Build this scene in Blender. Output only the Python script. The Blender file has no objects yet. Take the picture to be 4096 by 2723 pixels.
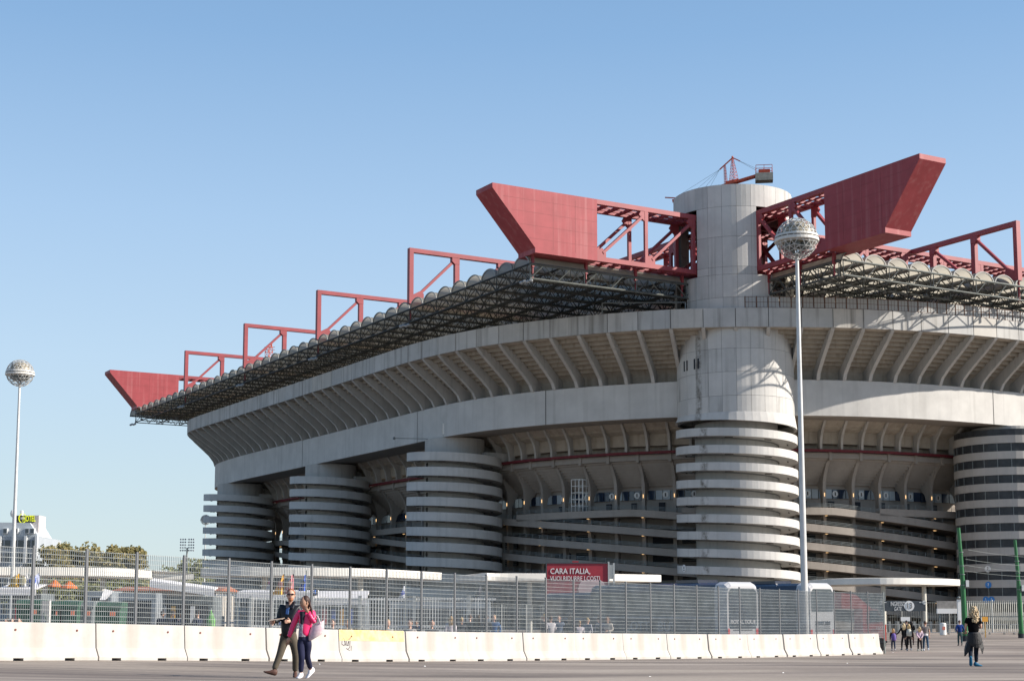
import bpy, bmesh, math, random
from math import sin, cos, pi, radians, sqrt, atan2
from mathutils import Vector, Matrix

SC = bpy.context.scene
COL = SC.collection
# ------------------------------------------------------------------ camera
CAMZ = 2.3
F_PX, CX, CY, HY = 6151.354, 2048.0, 1714.46, 2451.655      # pixels of the 4096 px wide photograph
PITCH = math.atan2(HY - CY, F_PX)
cam_d = bpy.data.cameras.new('camera')
cam = bpy.data.objects.new('camera', cam_d); COL.objects.link(cam)
cam_d.sensor_fit = 'HORIZONTAL'; cam_d.sensor_width = 36.0
cam_d.lens = 36.0 * F_PX / 4096
cam_d.shift_y = (CY - 1361.5) / 4096
cam_d.clip_start = 0.1; cam_d.clip_end = 6000
cam.location = (0, 0, CAMZ); cam.rotation_euler = (pi/2 + PITCH, 0, 0)
SC.camera = cam
# ------------------------------------------------------------------ light
SUN_AZ, SUN_EL = radians(98.5), radians(28.2)
w = bpy.data.worlds.new('World'); SC.world = w; w.use_nodes = True
nt = w.node_tree; bg = nt.nodes['Background']
sky = nt.nodes.new('ShaderNodeTexSky'); sky.sky_type = 'NISHITA'; sky.sun_disc = False
sky.sun_elevation = SUN_EL; sky.sun_rotation = SUN_AZ
sky.air_density = 1.0; sky.dust_density = .4; sky.ozone_density = 2.0
# the clear-sky texture, with its colour by height above the horizon pulled towards a pale autumn blue
_g = nt.nodes.new('ShaderNodeTexCoord'); _s = nt.nodes.new('ShaderNodeSeparateXYZ'); nt.links.new(_g.outputs['Generated'], _s.inputs[0])
_r = nt.nodes.new('ShaderNodeValToRGB'); _cr = _r.color_ramp; BGS = 0.115; _k = 1/(BGS*1.717)/10
_st = [(0.0,(.60,.72,.77)),(.08,(.57,.71,.80)),(.16,(.53,.70,.87)),(.25,(.42,.615,.86)),(.36,(.265,.465,.75)),(.60,(.09,.22,.45)),(1.0,(.045,.12,.29))]
_cr.elements[0].position, _cr.elements[1].position = _st[0][0], _st[-1][0]
_cr.elements[0].color = (*[c*_k for c in _st[0][1]], 1); _cr.elements[1].color = (*[c*_k for c in _st[-1][1]], 1)
for _p, _c in _st[1:-1]: _e = _cr.elements.new(_p); _e.color = (*[c*_k for c in _c], 1)
nt.links.new(_s.outputs[2], _r.inputs[0])
_sc = nt.nodes.new('ShaderNodeVectorMath'); _sc.operation = 'SCALE'; _sc.inputs['Scale'].default_value = 10.0; nt.links.new(_r.outputs[0], _sc.inputs[0])
_m = nt.nodes.new('ShaderNodeMix'); _m.data_type = 'RGBA'; _m.inputs[0].default_value = 0.82
nt.links.new(sky.outputs[0], _m.inputs[6]); nt.links.new(_sc.outputs[0], _m.inputs[7]); nt.links.new(_m.outputs[2], bg.inputs[0])
bg.inputs[1].default_value = BGS
sl = bpy.data.lights.new('sun', 'SUN'); sl.energy = 5.0; sl.angle = radians(0.5); sl.color = (1.0, 0.925, 0.83)
so = bpy.data.objects.new('sun', sl); COL.objects.link(so)
sdir = Vector((sin(SUN_AZ)*cos(SUN_EL), cos(SUN_AZ)*cos(SUN_EL), sin(SUN_EL)))
so.rotation_euler = sdir.to_track_quat('Z', 'Y').to_euler(); so.location = (60, -20, 80)
SC.view_settings.view_transform = 'Standard'; SC.view_settings.look = 'None'
SC.view_settings.exposure = 0.78; SC.view_settings.gamma = 1.0
SC.cycles.max_bounces = 6; SC.cycles.diffuse_bounces = 3; SC.cycles.transparent_max_bounces = 8
random.seed(7)

# ------------------------------------------------------------------ helpers
ORG = {}
def reg(o, org): ORG[o.name] = Vector(org)
def tag(o, label=None, cat=None, group=None, kind=None):
    if label: o['label'] = label
    if cat: o['category'] = cat
    if group: o['group'] = group
    if kind: o['kind'] = kind
    return o
def empty(name, loc, rz=0.0):
    o = bpy.data.objects.new(name, None); COL.objects.link(o)
    o.location = loc; o.rotation_euler = (0, 0, rz); o.empty_display_size = 0.3
    reg(o, loc); return o
def thing(name, label, cat, loc=(0, 0, 0), rz=0.0, group=None):
    return tag(empty(name, loc, rz), label, cat, group)

class MB:
    """collects faces and links them as ONE mesh object"""
    def __init__(s): s.v = []; s.f = []; s.m = []
    def add(s, vs, fs, mi=0):
        n = len(s.v); s.v += [tuple(p) for p in vs]
        s.f += [tuple(i + n for i in f) for f in fs]; s.m += [mi]*len(fs)
    def hexa(s, p, mi=0):      # 8 corners: bottom 4 (ccw), top 4
        s.add(p, [(0,3,2,1),(4,5,6,7),(0,1,5,4),(1,2,6,5),(2,3,7,6),(3,0,4,7)], mi)
    def box(s, x0, x1, y0, y1, z0, z1, mi=0, fn=None):
        p = [(x0,y0,z0),(x1,y0,z0),(x1,y1,z0),(x0,y1,z0),(x0,y0,z1),(x1,y0,z1),(x1,y1,z1),(x0,y1,z1)]
        if fn: p = [fn(*q) for q in p]
        s.hexa(p, mi)
    def beam(s, a, b, wd, ht, up=(0,0,1), mi=0):
        a, b = Vector(a), Vector(b); d = (b - a)
        if d.length < 1e-6: return
        d.normalize(); up = Vector(up); sd = d.cross(up)
        if sd.length < 1e-4: sd = d.cross(Vector((1,0,0)))
        sd.normalize(); u = sd.cross(d)
        sd *= wd/2; u *= ht/2
        s.hexa([a-sd-u, a+sd-u, b+sd-u, b-sd-u, a-sd+u, a+sd+u, b+sd+u, b-sd+u], mi)
    def tube(s, a, b, r, n=6, mi=0, r2=None, caps=True):
        a, b = Vector(a), Vector(b); d = b - a
        if d.length < 1e-6: return
        d.normalize(); r2 = r if r2 is None else r2
        x = d.orthogonal().normalized(); y = d.cross(x)
        vs = [a + (x*cos(2*pi*i/n) + y*sin(2*pi*i/n))*r for i in range(n)] + \
             [b + (x*cos(2*pi*i/n) + y*sin(2*pi*i/n))*r2 for i in range(n)]
        fs = [(i, (i+1) % n, n + (i+1) % n, n + i) for i in range(n)]
        if caps: fs += [tuple(range(n-1, -1, -1)), tuple(range(n, 2*n))]
        s.add(vs, fs, mi)
    def prism(s, poly, off, mi=0):     # poly: list of 3d points, off: extrusion vector
        n = len(poly); off = Vector(off); vs = [Vector(p) for p in poly] + [Vector(p) + off for p in poly]
        fs = [tuple(range(n-1, -1, -1)), tuple(range(n, 2*n))] + [(i, (i+1) % n, n + (i+1) % n, n + i) for i in range(n)]
        s.add(vs, fs, mi)
    def sweep(s, rows, mi=0, closed=False, caps=False):    # rows: list of equal point lists
        n = len(rows[0]); vs = [p for r in rows for p in r]; fs = []
        for i in range(len(rows)-1):
            for j in range(n if closed else n-1):
                k = (j+1) % n
                fs.append((i*n+j, i*n+k, (i+1)*n+k, (i+1)*n+j))
        if caps: fs += [tuple(range(n-1, -1, -1)), tuple((len(rows)-1)*n + j for j in range(n))]
        s.add(vs, fs, mi)
    def lathe(s, prof, c=(0,0,0), n=16, mi=0):
        c = Vector(c)
        s.sweep([[c + Vector((r*cos(2*pi*k/n), r*sin(2*pi*k/n), z)) for k in range(n)] for r, z in prof], mi, closed=True, caps=True)
    def blob(s, c, rx, ry, rz, n=10, m=7, mi=0, rot=None):
        c = Vector(c); rows = []
        for i in range(m+1):
            t = pi*i/m; rr = max(sin(t), .02)
            row = [Vector((rx*rr*cos(2*pi*k/n), ry*rr*sin(2*pi*k/n), -rz*cos(t))) for k in range(n)]
            rows.append([c + (rot @ p if rot else p) for p in row])
        s.sweep(rows, mi, closed=True, caps=True)
    def build(s, name, mats, parent=None, smooth=False, org=None, fixn=True):
        me = bpy.data.meshes.new(name)
        o0 = ORG[parent.name] if parent is not None else Vector(org or (0, 0, 0))
        me.from_pydata([tuple(Vector(p) - o0) for p in s.v], [], s.f)
        if not isinstance(mats, (list, tuple)): mats = [mats]
        for m in mats: me.materials.append(m)
        me.polygons.foreach_set('material_index', s.m)
        if fixn:
            b = bmesh.new(); b.from_mesh(me); bmesh.ops.recalc_face_normals(b, faces=b.faces); b.to_mesh(me); b.free()
        if smooth: me.polygons.foreach_set('use_smooth', [True]*len(me.polygons))
        me.update()
        o = bpy.data.objects.new(name, me); COL.objects.link(o)
        if parent is not None: o.parent = parent
        else: o.location = o0
        reg(o, o0); return o
def clone(o, parent=None, loc=None):
    c = o.copy(); COL.objects.link(c)
    if parent is not None: c.parent = parent
    if loc is not None: c.location = loc
    reg(c, ORG.get(o.name, (0,0,0)))
    return c
def copy_tree(o, parent=None, loc=None, rz=None):
    c = clone(o, parent, loc)
    if rz is not None: c.rotation_euler = (0, 0, rz)
    for ch in list(o.children): copy_tree(ch, c)
    return c

# ------------------------------------------------------------------ materials
def srgb(h):
    if isinstance(h, str):
        c = [int(h[i:i+2], 16)/255 for i in (0, 2, 4)]
        return tuple((x/12.92 if x <= .04045 else ((x+.055)/1.055)**2.4) for x in c)
    return h
def mat(name, col, rough=.6, metal=0.0, var=0.0, scale=1.0, stretch=(1,1,1), col2=None, bump=0.0, spec=.4,
        emit=0.0, alpha=None, fine=0.0):
    m = bpy.data.materials.new(name); m.use_nodes = True
    t = m.node_tree; p = t.nodes['Principled BSDF']; col = srgb(col)
    p.inputs['Roughness'].default_value = rough; p.inputs['Metallic'].default_value = metal
    p.inputs['Specular IOR Level'].default_value = spec
    if var > 0 or col2 or bump:
        g = t.nodes.new('ShaderNodeTexCoord'); mp = t.nodes.new('ShaderNodeMapping')
        mp.inputs['Scale'].default_value = stretch
        t.links.new(g.outputs['Object'], mp.inputs[0])
        nz = t.nodes.new('ShaderNodeTexNoise'); nz.inputs['Scale'].default_value = scale
        nz.inputs['Detail'].default_value = 6; nz.inputs['Roughness'].default_value = .62
        t.links.new(mp.outputs[0], nz.inputs['Vector'])
        r = t.nodes.new('ShaderNodeValToRGB'); r.color_ramp.elements[0].position = .32; r.color_ramp.elements[1].position = .68
        c2 = srgb(col2) if col2 else tuple(x*(1-var) for x in col)
        c1 = tuple(min(1, x*(1+var*.35)) for x in col)
        r.color_ramp.elements[0].color = (*c2, 1); r.color_ramp.elements[1].color = (*c1, 1)
        t.links.new(nz.outputs[0], r.inputs[0]); last = r.outputs[0]
        if fine:
            n2 = t.nodes.new('ShaderNodeTexNoise'); n2.inputs['Scale'].default_value = scale*9; n2.inputs['Detail'].default_value = 4
            t.links.new(mp.outputs[0], n2.inputs['Vector'])
            mx = t.nodes.new('ShaderNodeMix'); mx.data_type = 'RGBA'; mx.blend_type = 'MULTIPLY'; mx.inputs[0].default_value = fine
            t.links.new(last, mx.inputs[6]); t.links.new(n2.outputs[1], mx.inputs[7]); 
            hs = t.nodes.new('ShaderNodeHueSaturation'); hs.inputs['Saturation'].default_value = 0.0; hs.inputs['Value'].default_value = 1.9
            t.links.new(n2.outputs[1], hs.inputs['Color']); t.links.new(hs.outputs[0], mx.inputs[7])
            last = mx.outputs[2]
        t.links.new(last, p.inputs['Base Color'])
        if bump:
            b = t.nodes.new('ShaderNodeBump'); b.inputs['Strength'].default_value = bump; b.inputs['Distance'].default_value = .05
            t.links.new(nz.outputs[0], b.inputs['Height']); t.links.new(b.outputs[0], p.inputs['Normal'])
    else:
        p.inputs['Base Color'].default_value = (*col, 1)
    if emit:
        p.inputs['Emission Color'].default_value = (*col, 1); p.inputs['Emission Strength'].default_value = emit
    if alpha is not None: p.inputs['Alpha'].default_value = alpha
    return m
def concrete(name, col, dark, drip=.5, scale=.25):
    """board-marked concrete: broad blotches and narrow rain streaks running down"""
    m = mat(name, col, .85, var=.12, scale=scale, col2=tuple(x*.86 for x in col), spec=.2)
    t = m.node_tree; p = t.nodes['Principled BSDF']
    src = p.inputs['Base Color'].links[0].from_socket
    g = t.nodes.new('ShaderNodeTexCoord'); mp = t.nodes.new('ShaderNodeMapping'); mp.inputs['Scale'].default_value = (1.3, 1.3, .05)
    nz = t.nodes.new('ShaderNodeTexNoise'); nz.inputs['Scale'].default_value = 1.0; nz.inputs['Detail'].default_value = 5
    t.links.new(g.outputs['Object'], mp.inputs[0]); t.links.new(mp.outputs[0], nz.inputs['Vector'])
    r = t.nodes.new('ShaderNodeValToRGB'); r.color_ramp.elements[0].position = .52; r.color_ramp.elements[1].position = .74
    r.color_ramp.elements[0].color = (0,0,0,1); r.color_ramp.elements[1].color = (drip,)*3 + (1,)
    t.links.new(nz.outputs[0], r.inputs[0])
    mx = t.nodes.new('ShaderNodeMix'); mx.data_type = 'RGBA'
    t.links.new(r.outputs[0], mx.inputs[0]); t.links.new(src, mx.inputs[6]); mx.inputs[7].default_value = (*dark, 1)
    t.links.new(mx.outputs[2], p.inputs['Base Color'])
    return m
RED2 = concrete('red_panel', (.31,.060,.068), (.40,.16,.16), .5, .5)
RED2.node_tree.nodes['Principled BSDF'].inputs['Roughness'].default_value = .5
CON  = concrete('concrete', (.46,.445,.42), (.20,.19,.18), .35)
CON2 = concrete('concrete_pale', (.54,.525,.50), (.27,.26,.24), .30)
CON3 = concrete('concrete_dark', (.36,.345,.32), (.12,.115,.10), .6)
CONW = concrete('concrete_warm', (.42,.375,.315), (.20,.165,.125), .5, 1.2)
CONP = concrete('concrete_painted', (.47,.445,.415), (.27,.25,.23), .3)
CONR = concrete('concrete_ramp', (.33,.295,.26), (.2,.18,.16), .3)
JOINT = mat('joint', (.10,.095,.09), .9)
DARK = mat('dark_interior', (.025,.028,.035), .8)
RED  = mat('red_paint', (.28,.045,.052), .5, var=.18, scale=.35, col2=(.22,.036,.044), spec=.4)
REDO = mat('crane_orange', (.55,.09,.04), .55, var=.2, scale=2)
MAROON = mat('maroon_awning', (.16,.018,.025), .6, var=.3, scale=2)
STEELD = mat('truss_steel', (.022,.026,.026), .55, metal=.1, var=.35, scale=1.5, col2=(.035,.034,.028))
STEELL = mat('edge_steel', (.13,.14,.13), .5, metal=.4, var=.3, scale=1.2)
GALV = mat('galvanised', (.20,.22,.22), .5, metal=.35, var=.2, scale=3)
WHITEP = mat('white_paint', (.72,.71,.68), .45, var=.08, scale=2)
POLEW = mat('lamp_pole_grey', (.56,.56,.55), .45, metal=.15, var=.15, scale=1.0)
def translucent(name, col, mixv=.5):
    m = bpy.data.materials.new(name); m.use_nodes = True; t = m.node_tree; p = t.nodes['Principled BSDF']
    p.inputs['Base Color'].default_value = (*col, 1); p.inputs['Roughness'].default_value = .35
    tr = t.nodes.new('ShaderNodeBsdfTranslucent'); tr.inputs[0].default_value = (*col, 1)
    mx = t.nodes.new('ShaderNodeMixShader'); mx.inputs[0].default_value = mixv
    t.links.new(p.outputs[0], mx.inputs[1]); t.links.new(tr.outputs[0], mx.inputs[2])
    t.links.new(mx.outputs[0], t.nodes['Material Output'].inputs[0]); return m
VAULT = translucent('polycarbonate', (.46,.43,.36), .62)
VAULTR = mat('vault_rib', (.10,.10,.09), .6)
VAULTE = mat('vault_edge', (.20,.20,.19), .5)
GLASSD = mat('dark_glass', (.02,.03,.045), .08, spec=.8)
GLASST = mat('tower_glazing', (.045,.050,.056), .35, spec=.25, var=.4, scale=.8)
GLASSN = mat('navy_glazing', (.03,.05,.09), .15, spec=.7, var=.3, scale=.6)
PANELP = mat('pale_panel', (.42,.47,.50), .4)
LAMPW = mat('lamp_warm', (1.0,.62,.28), .5, emit=.9)
WHITE = mat('white_plain', (.78,.77,.75), .6)

def text_obj(body, size, mat_, parent, pos, right, up, name='lettering', extr=.01, align='CENTER', shear=0.0, sx=1.0, bold=0.0):
    c = bpy.data.curves.new(name, 'FONT'); c.body = body; c.size = size; c.extrude = extr; c.align_x = align; c.align_y = 'CENTER'
    c.shear = shear; c.offset = bold; c.resolution_u = 3
    o = bpy.data.objects.new(name, c); COL.objects.link(o)
    dg = bpy.context.evaluated_depsgraph_get(); me = bpy.data.meshes.new_from_object(o.evaluated_get(dg))
    bpy.data.objects.remove(o); bpy.data.curves.remove(c)
    r, u_ = Vector(right).normalized(), Vector(up).normalized(); n = r.cross(u_)
    pr = Matrix((r, u_, n)).transposed().to_4x4(); pr.translation = Vector(pos) - ORG[parent.name]
    me.transform(pr @ Matrix.Diagonal((sx, 1, 1, 1)).to_4x4()); me.materials.clear(); me.materials.append(mat_)
    me.name = name
    o = bpy.data.objects.new(name, me); COL.objects.link(o); o.parent = parent; reg(o, ORG[parent.name]); return o

# pixel (of the 4096 px photo) + distance -> point
_cp, _sp = cos(PITCH), sin(PITCH)
def ray(x, y):
    up = CY - y; d = Vector((x - CX, F_PX*_cp - up*_sp, F_PX*_sp + up*_cp)); return d/d.y
def at(x, y, Y):
    d = ray(x, y)*Y; return Vector((d.x, d.y, d.z + CAMZ))

# ------------------------------------------------------------------ ground
_fit = (-.054, .009, .025)
_pts = [(-11.5,42.7,1.25),(.3,56.2,1.69),(12,69.8,1.94),(18,76.6,1.98),(-4.5,32,1.35),(13.3,44.5,1.51),(24.5,93,2.25),
        (0,0,.6),(30,20,1.0),(-30,20,.75),(-30,60,1.7),(50,60,2.1),(33,109,2.27),(0,110,2.24),(-35,110,2.2)]
def _base(x, y): return 2.3*(1 - math.exp(-max(.25, _fit[0] + _fit[1]*x + _fit[2]*y)))
_res = [(x, y, s - _base(x, y)) for x, y, s in _pts]
def ground(x, y):
    a = b = 0.0
    for px, py, r in _res:
        w_ = 1.0/((x-px)**2 + (y-py)**2 + 30)**1.5; a += w_*r; b += w_
    b += 1.0/(90.0**3)
    return CAMZ - (_base(x, y) + a/b)
def gp(x, Y, yref=2540):      # ground point under pixel column x at distance Y
    X = ray(x, yref).x*Y; return Vector((X, Y, ground(X, Y)))

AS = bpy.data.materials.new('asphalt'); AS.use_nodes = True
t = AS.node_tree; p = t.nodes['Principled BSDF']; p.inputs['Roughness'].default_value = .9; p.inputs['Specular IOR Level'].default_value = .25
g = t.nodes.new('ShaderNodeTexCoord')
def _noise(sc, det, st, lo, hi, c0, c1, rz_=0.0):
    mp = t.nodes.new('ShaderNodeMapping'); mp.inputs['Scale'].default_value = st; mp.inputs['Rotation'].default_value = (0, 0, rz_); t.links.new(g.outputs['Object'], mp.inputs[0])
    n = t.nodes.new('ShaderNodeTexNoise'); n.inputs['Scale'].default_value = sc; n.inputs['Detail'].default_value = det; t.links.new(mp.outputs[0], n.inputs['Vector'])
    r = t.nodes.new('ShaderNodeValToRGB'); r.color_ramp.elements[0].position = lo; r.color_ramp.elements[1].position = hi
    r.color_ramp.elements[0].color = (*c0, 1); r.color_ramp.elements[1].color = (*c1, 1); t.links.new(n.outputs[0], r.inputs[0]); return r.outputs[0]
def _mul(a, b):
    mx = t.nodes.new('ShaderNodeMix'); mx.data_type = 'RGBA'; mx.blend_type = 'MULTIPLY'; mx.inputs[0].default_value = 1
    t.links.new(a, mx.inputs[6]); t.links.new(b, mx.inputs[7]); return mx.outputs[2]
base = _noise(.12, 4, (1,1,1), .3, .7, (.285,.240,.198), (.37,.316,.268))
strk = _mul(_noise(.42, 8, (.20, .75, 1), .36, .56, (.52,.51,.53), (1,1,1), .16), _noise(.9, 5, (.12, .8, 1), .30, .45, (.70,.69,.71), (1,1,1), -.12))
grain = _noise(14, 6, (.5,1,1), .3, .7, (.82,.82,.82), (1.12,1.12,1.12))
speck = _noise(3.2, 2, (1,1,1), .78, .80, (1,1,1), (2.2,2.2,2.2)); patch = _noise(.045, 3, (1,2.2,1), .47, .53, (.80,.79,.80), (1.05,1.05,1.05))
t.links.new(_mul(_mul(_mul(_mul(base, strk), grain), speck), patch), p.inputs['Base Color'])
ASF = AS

def frange(a, b, n): return [a + (b-a)*i/n for i in range(n+1)]
gx = [-1600,-1000,-500,-250,-150,-100] + list(range(-80, 121, 5)) + [160,250,500,1000,1600]
gy = [-400,-100,-40,-20] + list(range(-10, 131, 5)) + [160,200,260,350,500,900,1400,2000]
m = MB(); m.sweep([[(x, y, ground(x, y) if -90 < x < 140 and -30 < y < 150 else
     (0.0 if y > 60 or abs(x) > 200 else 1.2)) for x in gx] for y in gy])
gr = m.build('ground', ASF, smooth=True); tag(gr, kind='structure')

# ================================================================== STADIUM
# local frame: origin = axis of the near corner tower; u runs along the right front, v along the left front
_az, _aA, DT = radians(8.307), radians(59.851), 227.0
T1 = Vector((DT*sin(_az), DT*cos(_az), 0)); UU = Vector((sin(_aA), cos(_aA), 0)); VV = Vector((-cos(_aA), sin(_aA), 0))
def S(u, v, z): return T1 + UU*u + VV*v + Vector((0, 0, z + CAMZ))     # z counted from the eye
stad = thing('football_stadium', 'huge concrete football stadium with spiral ramp towers and red roof girders', 'stadium', (T1.x, T1.y, 0))

# ---- plan lines
near = [(-31.9,43.95),(-31.6,39.55),(-31.1,35.0),(-30.35,30.45),(-29.2,25.95),(-27.7,21.6),(-25.85,17.4),(-23.65,13.4),(-21.3,9.4),(-18.7,5.55),
        (-15.8,1.95),(-12.6,-1.6),(-9.1,-4.65),(-5.4,-7.35),(-1.35,-9.75),(2.9,-11.9),(7.0,-13.9),(11.25,-15.6),(15.6,-16.95),(20.0,-18.1),
        (24.5,-19.0),(29,-19.6),(33.4,-19.95),(37.9,-20.1),(42.3,-20.1),(46.7,-20.1),(51.1,-20.1),(55.5,-20.1),(59.9,-20.1),(64.3,-20.1)]
strt = [(-32.0, 48.35 + 4.42*i) for i in range(23)]
farc = [(-31.95,150.2),(-31.7,154.4),(-31.0,158.5),(-29.7,162.3),(-27.9,166),(-25.4,169.2),(-22.3,172),(-19,174.5),(-15.5,177),(-12,179.5),(-8,182.5),(-4,186)]
PJ = list(reversed(farc)) + list(reversed(strt)) + near
belt = [(0,190),(-5,186),(-9,183),(-13,179.5),(-16.5,175.5),(-19.6,171),(-21.6,166.5),(-22.8,162),(-23.4,158),(-24.2,149),(-24.5,143),(-24.6,138)]
belt = belt + [(-24.6, v) for v in range(134, 50, -4)] + [(-24.5,45),(-23.75,38.3),(-22.6,33),(-20.2,26.3),(-17.3,20),(-14.3,14.9),(-11.5,11.1),
        (-8.9,7.8),(-6.5,4.9),(0,-.8),(8.3,-5.7),(12.8,-7.8),(18.5,-9.7),(22.8,-10.7),(27.2,-11.5),(31.4,-12.0),(35.6,-12.2),(40,-12.2),(70,-12.2)]
def nearest(P, poly):
    best = None
    for a, b in zip(poly, poly[1:]):
        ax, ay = a; bx, by = b; dx, dy = bx-ax, by-ay
        t_ = max(0, min(1, ((P[0]-ax)*dx + (P[1]-ay)*dy)/(dx*dx+dy*dy)))
        q = (ax+dx*t_, ay+dy*t_); d = (q[0]-P[0])**2 + (q[1]-P[1])**2
        if best is None or d < best[0]: best = (d, q)
    return best[1]
BJ = [nearest(P, belt) for P in PJ]
for _ in range(3):
    BJ = [BJ[0]] + [tuple(.25*BJ[i-1][k] + .5*BJ[i][k] + .25*BJ[i+1][k] for k in (0,1)) for i in range(1, len(BJ)-1)] + [BJ[-1]]
    for i in range(1, len(BJ)-1):       # keep the smoothed joints on the belt line
        BJ[i] = tuple(.4*BJ[i][k] + .6*nearest(BJ[i], belt)[k] for k in (0,1))
NJ = len(PJ)
def fr(i):
    i = max(0, min(NJ-1.0001, i)); k = int(i); f = i-k
    P = [PJ[k][j]*(1-f) + PJ[k+1][j]*f for j in (0,1)]
    def cr(A):
        a0, a1, a2, a3 = A[max(k-1,0)], A[k], A[k+1], A[min(k+2,NJ-1)]
        return [.5*((2*a1[j]) + (-a0[j]+a2[j])*f + (2*a0[j]-5*a1[j]+4*a2[j]-a3[j])*f*f + (-a0[j]+3*a1[j]-3*a2[j]+a3[j])*f**3) for j in (0,1)]
    B = cr(BJ); d = (P[0]-B[0], P[1]-B[1]); L = sqrt(d[0]**2+d[1]**2)
    return P, B, (d[0]/L, d[1]/L), L
def FT(i, t, z):      # t=1 at the parapet, t=0 at the belt
    P, B, n, L = fr(i); return S(B[0]+n[0]*L*t, B[1]+n[1]*L*t, z)
def FD(i, d, z):      # d metres inwards of the belt face
    P, B, n, L = fr(i); return S(B[0]-n[0]*d, B[1]-n[1]*d, z)
def side(i, f=FT, t=0.5, z=38):      # unit vector along the ring
    a, b = f(i-.2, t, z), f(i+.2, t, z); v = b-a; v.z = 0; return v.normalized()
IT1 = min(range(NJ), key=lambda i: (PJ[i][0]+9.1)**2 + (PJ[i][1]+4.65)**2)      # joint in front of the corner tower
IS = [i*.5 for i in range(2*(NJ-1)+1)]

# ---- parapet (precast panels, each a slightly different tone)
PT = [concrete('parapet_panel', c, (.15,.14,.125), .7, .35) for c in ((.47,.46,.44),(.50,.49,.47),(.455,.45,.435),(.50,.475,.435))]
m = MB(); pc = [random.choice((0,0,1,1,2,3)) for _ in range(NJ)]
for i in range(NJ-1):
    e = .012
    for a, b in ((i+e, i+1-e),):
        q = [FT(a,1,40.45), FT(b,1,40.45), FT(b,.94,40.45), FT(a,.94,40.45), FT(a,1,43.2), FT(b,1,43.2), FT(b,.94,43.2), FT(a,.94,43.2)]
        m.hexa(q, pc[i])
m.sweep([[FT(i,.995,40.5), FT(i,.995,43.15), FT(i,.95,43.15), FT(i,.95,40.5)] for i in range(NJ)], 4)
m.build('parapet_wall', PT + [JOINT], stad)
# ---- stepped underside of the upper tier, seen between the ribs
prof = [(.93,40.6)]; ns = 9; z = 40.35; tt = .84
for k in range(ns):
    prof += [(tt - k*.115, z - k*.50), (tt - k*.115 - .028, z - k*.50), (tt - k*.115 - .03, z - k*.50 + .16), (tt - (k+1)*.115, z - k*.50 + .14)]
prof += [(-.24,35.6), (-.25,33.9)]
m = MB(); m.sweep([[FT(i, t_, z_) for t_, z_ in prof] for i in range(NJ)], 0)
m.build('tier_underside', CONW, stad)
m = MB()      # the bowl above it (terrace steps inside), keeps daylight out
m.sweep([[FT(i,.93,41.6), FT(i,.2,39.2), FT(i,-.9,34.9), FT(i,-2.0,31.0), FT(i,-2.6,27.5)] for i in range(NJ)])
m.build('upper_terrace', CON3, stad)
# ---- ribs of the upper tier
for i in range(NJ):
    sd = side(i)*.24
    o_ = [(.985,40.45),(.93,40.0),(.78,39.1),(.50,37.6),(.25,36.2),(.08,35.1),(.01,34.1)]
    n_ = [(-.25,34.1),(-.24,35.6),(-.08,36.3),(.15,37.5),(.40,38.8),(.66,40.0),(.85,40.45)]
    m = MB()
    poly = [FT(i, a, b) - sd*.75 for a, b in o_ + n_]; m.prism(poly, sd*1.5, 0)
    for a, b in zip(o_, o_[1:]):       # flange on the outer edge
        m.beam(FT(i, *a), FT(i, *b), .52, .14, up=sd.cross(FT(i,*b)-FT(i,*a)), mi=0)
    m.build('tier_rib', CON, stad)
# ---- belt wall
m = MB()
cuts = [IS[k] for k in range(len(IS))]
m.sweep([[FD(i,0,28.8), FD(i,0,34.1), FD(i,.5,34.15), FD(i,1.2,34.0)] for i in cuts], 0)
for i in (IT1-26, IT1-14.5, IT1-6.4, IT1+11.6):      # expansion joints
    a, b = FD(i,-.012,28.8), FD(i,-.012,34.1); s_ = side(i, FD, 0, 30)*.06
    m.beam(a, b, .12, .03, up=s_.cross(Vector((0,0,1))), mi=1)
m.build('belt_wall', [CON2, JOINT], stad)
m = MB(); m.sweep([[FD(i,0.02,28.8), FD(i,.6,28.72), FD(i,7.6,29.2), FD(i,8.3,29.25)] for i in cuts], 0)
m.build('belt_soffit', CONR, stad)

# ---- second tier facade
jr = [i*.5 for i in range(15, 2*(NJ-1)+1)]
m = MB(); m.sweep([[FD(i,8.2,29.3), FD(i,9.4,28.4), FD(i,9.4,28.2), FD(i,10.8,27.7), FD(i,10.9,25.9), FD(i,12.4,25.85), FD(i,12.4,24.6)] for i in jr], 0)
m.build('upper_gallery_wall', CONW, stad)
for i in range(7, NJ):
    sd = side(i, FD, 9, 26)*.2
    poly = [(8.0,29.2),(8.5,28.55),(9.3,27.6),(9.75,26.8),(9.95,25.9),(10.0,24.9),(10.9,24.9),(11.2,26),(11.2,28),(9.6,29.3)]
    m = MB(); m.prism([FD(i, a, b) - sd for a, b in poly], sd*2)
    m.build('gallery_rib', CON, stad)
m = MB(); m.sweep([[FD(i,9.7,24.55), FD(i,9.75,24.95), FD(i,11.2,25.0), FD(i,11.6,24.7)] for i in jr], 0); m.build('awning_strip', MAROON, stad)
m = MB(); m.sweep([[FD(i,10.6,24.5), FD(i,10.55,23.65), FD(i,11.0,23.6), FD(i,11.0,24.3)] for i in jr], 0, closed=True)
for i in [i*1.5+7.5 for i in range(int((NJ-8.5)/1.5))]:
    sd = side(i, FD, 11, 24); m.beam(FD(i,10.75,24.6), FD(i,10.75,23.35), .75, .5, up=sd, mi=0)
m.build('ring_beam', CONR, stad)
prof = [(11.0,23.8)]
for k in range(9): prof += [(11.2+k*.5, 23.35-k*.42), (11.65+k*.5, 23.42-k*.42)]
prof += [(15.8,19.7), (15.85,19.1)]
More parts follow.
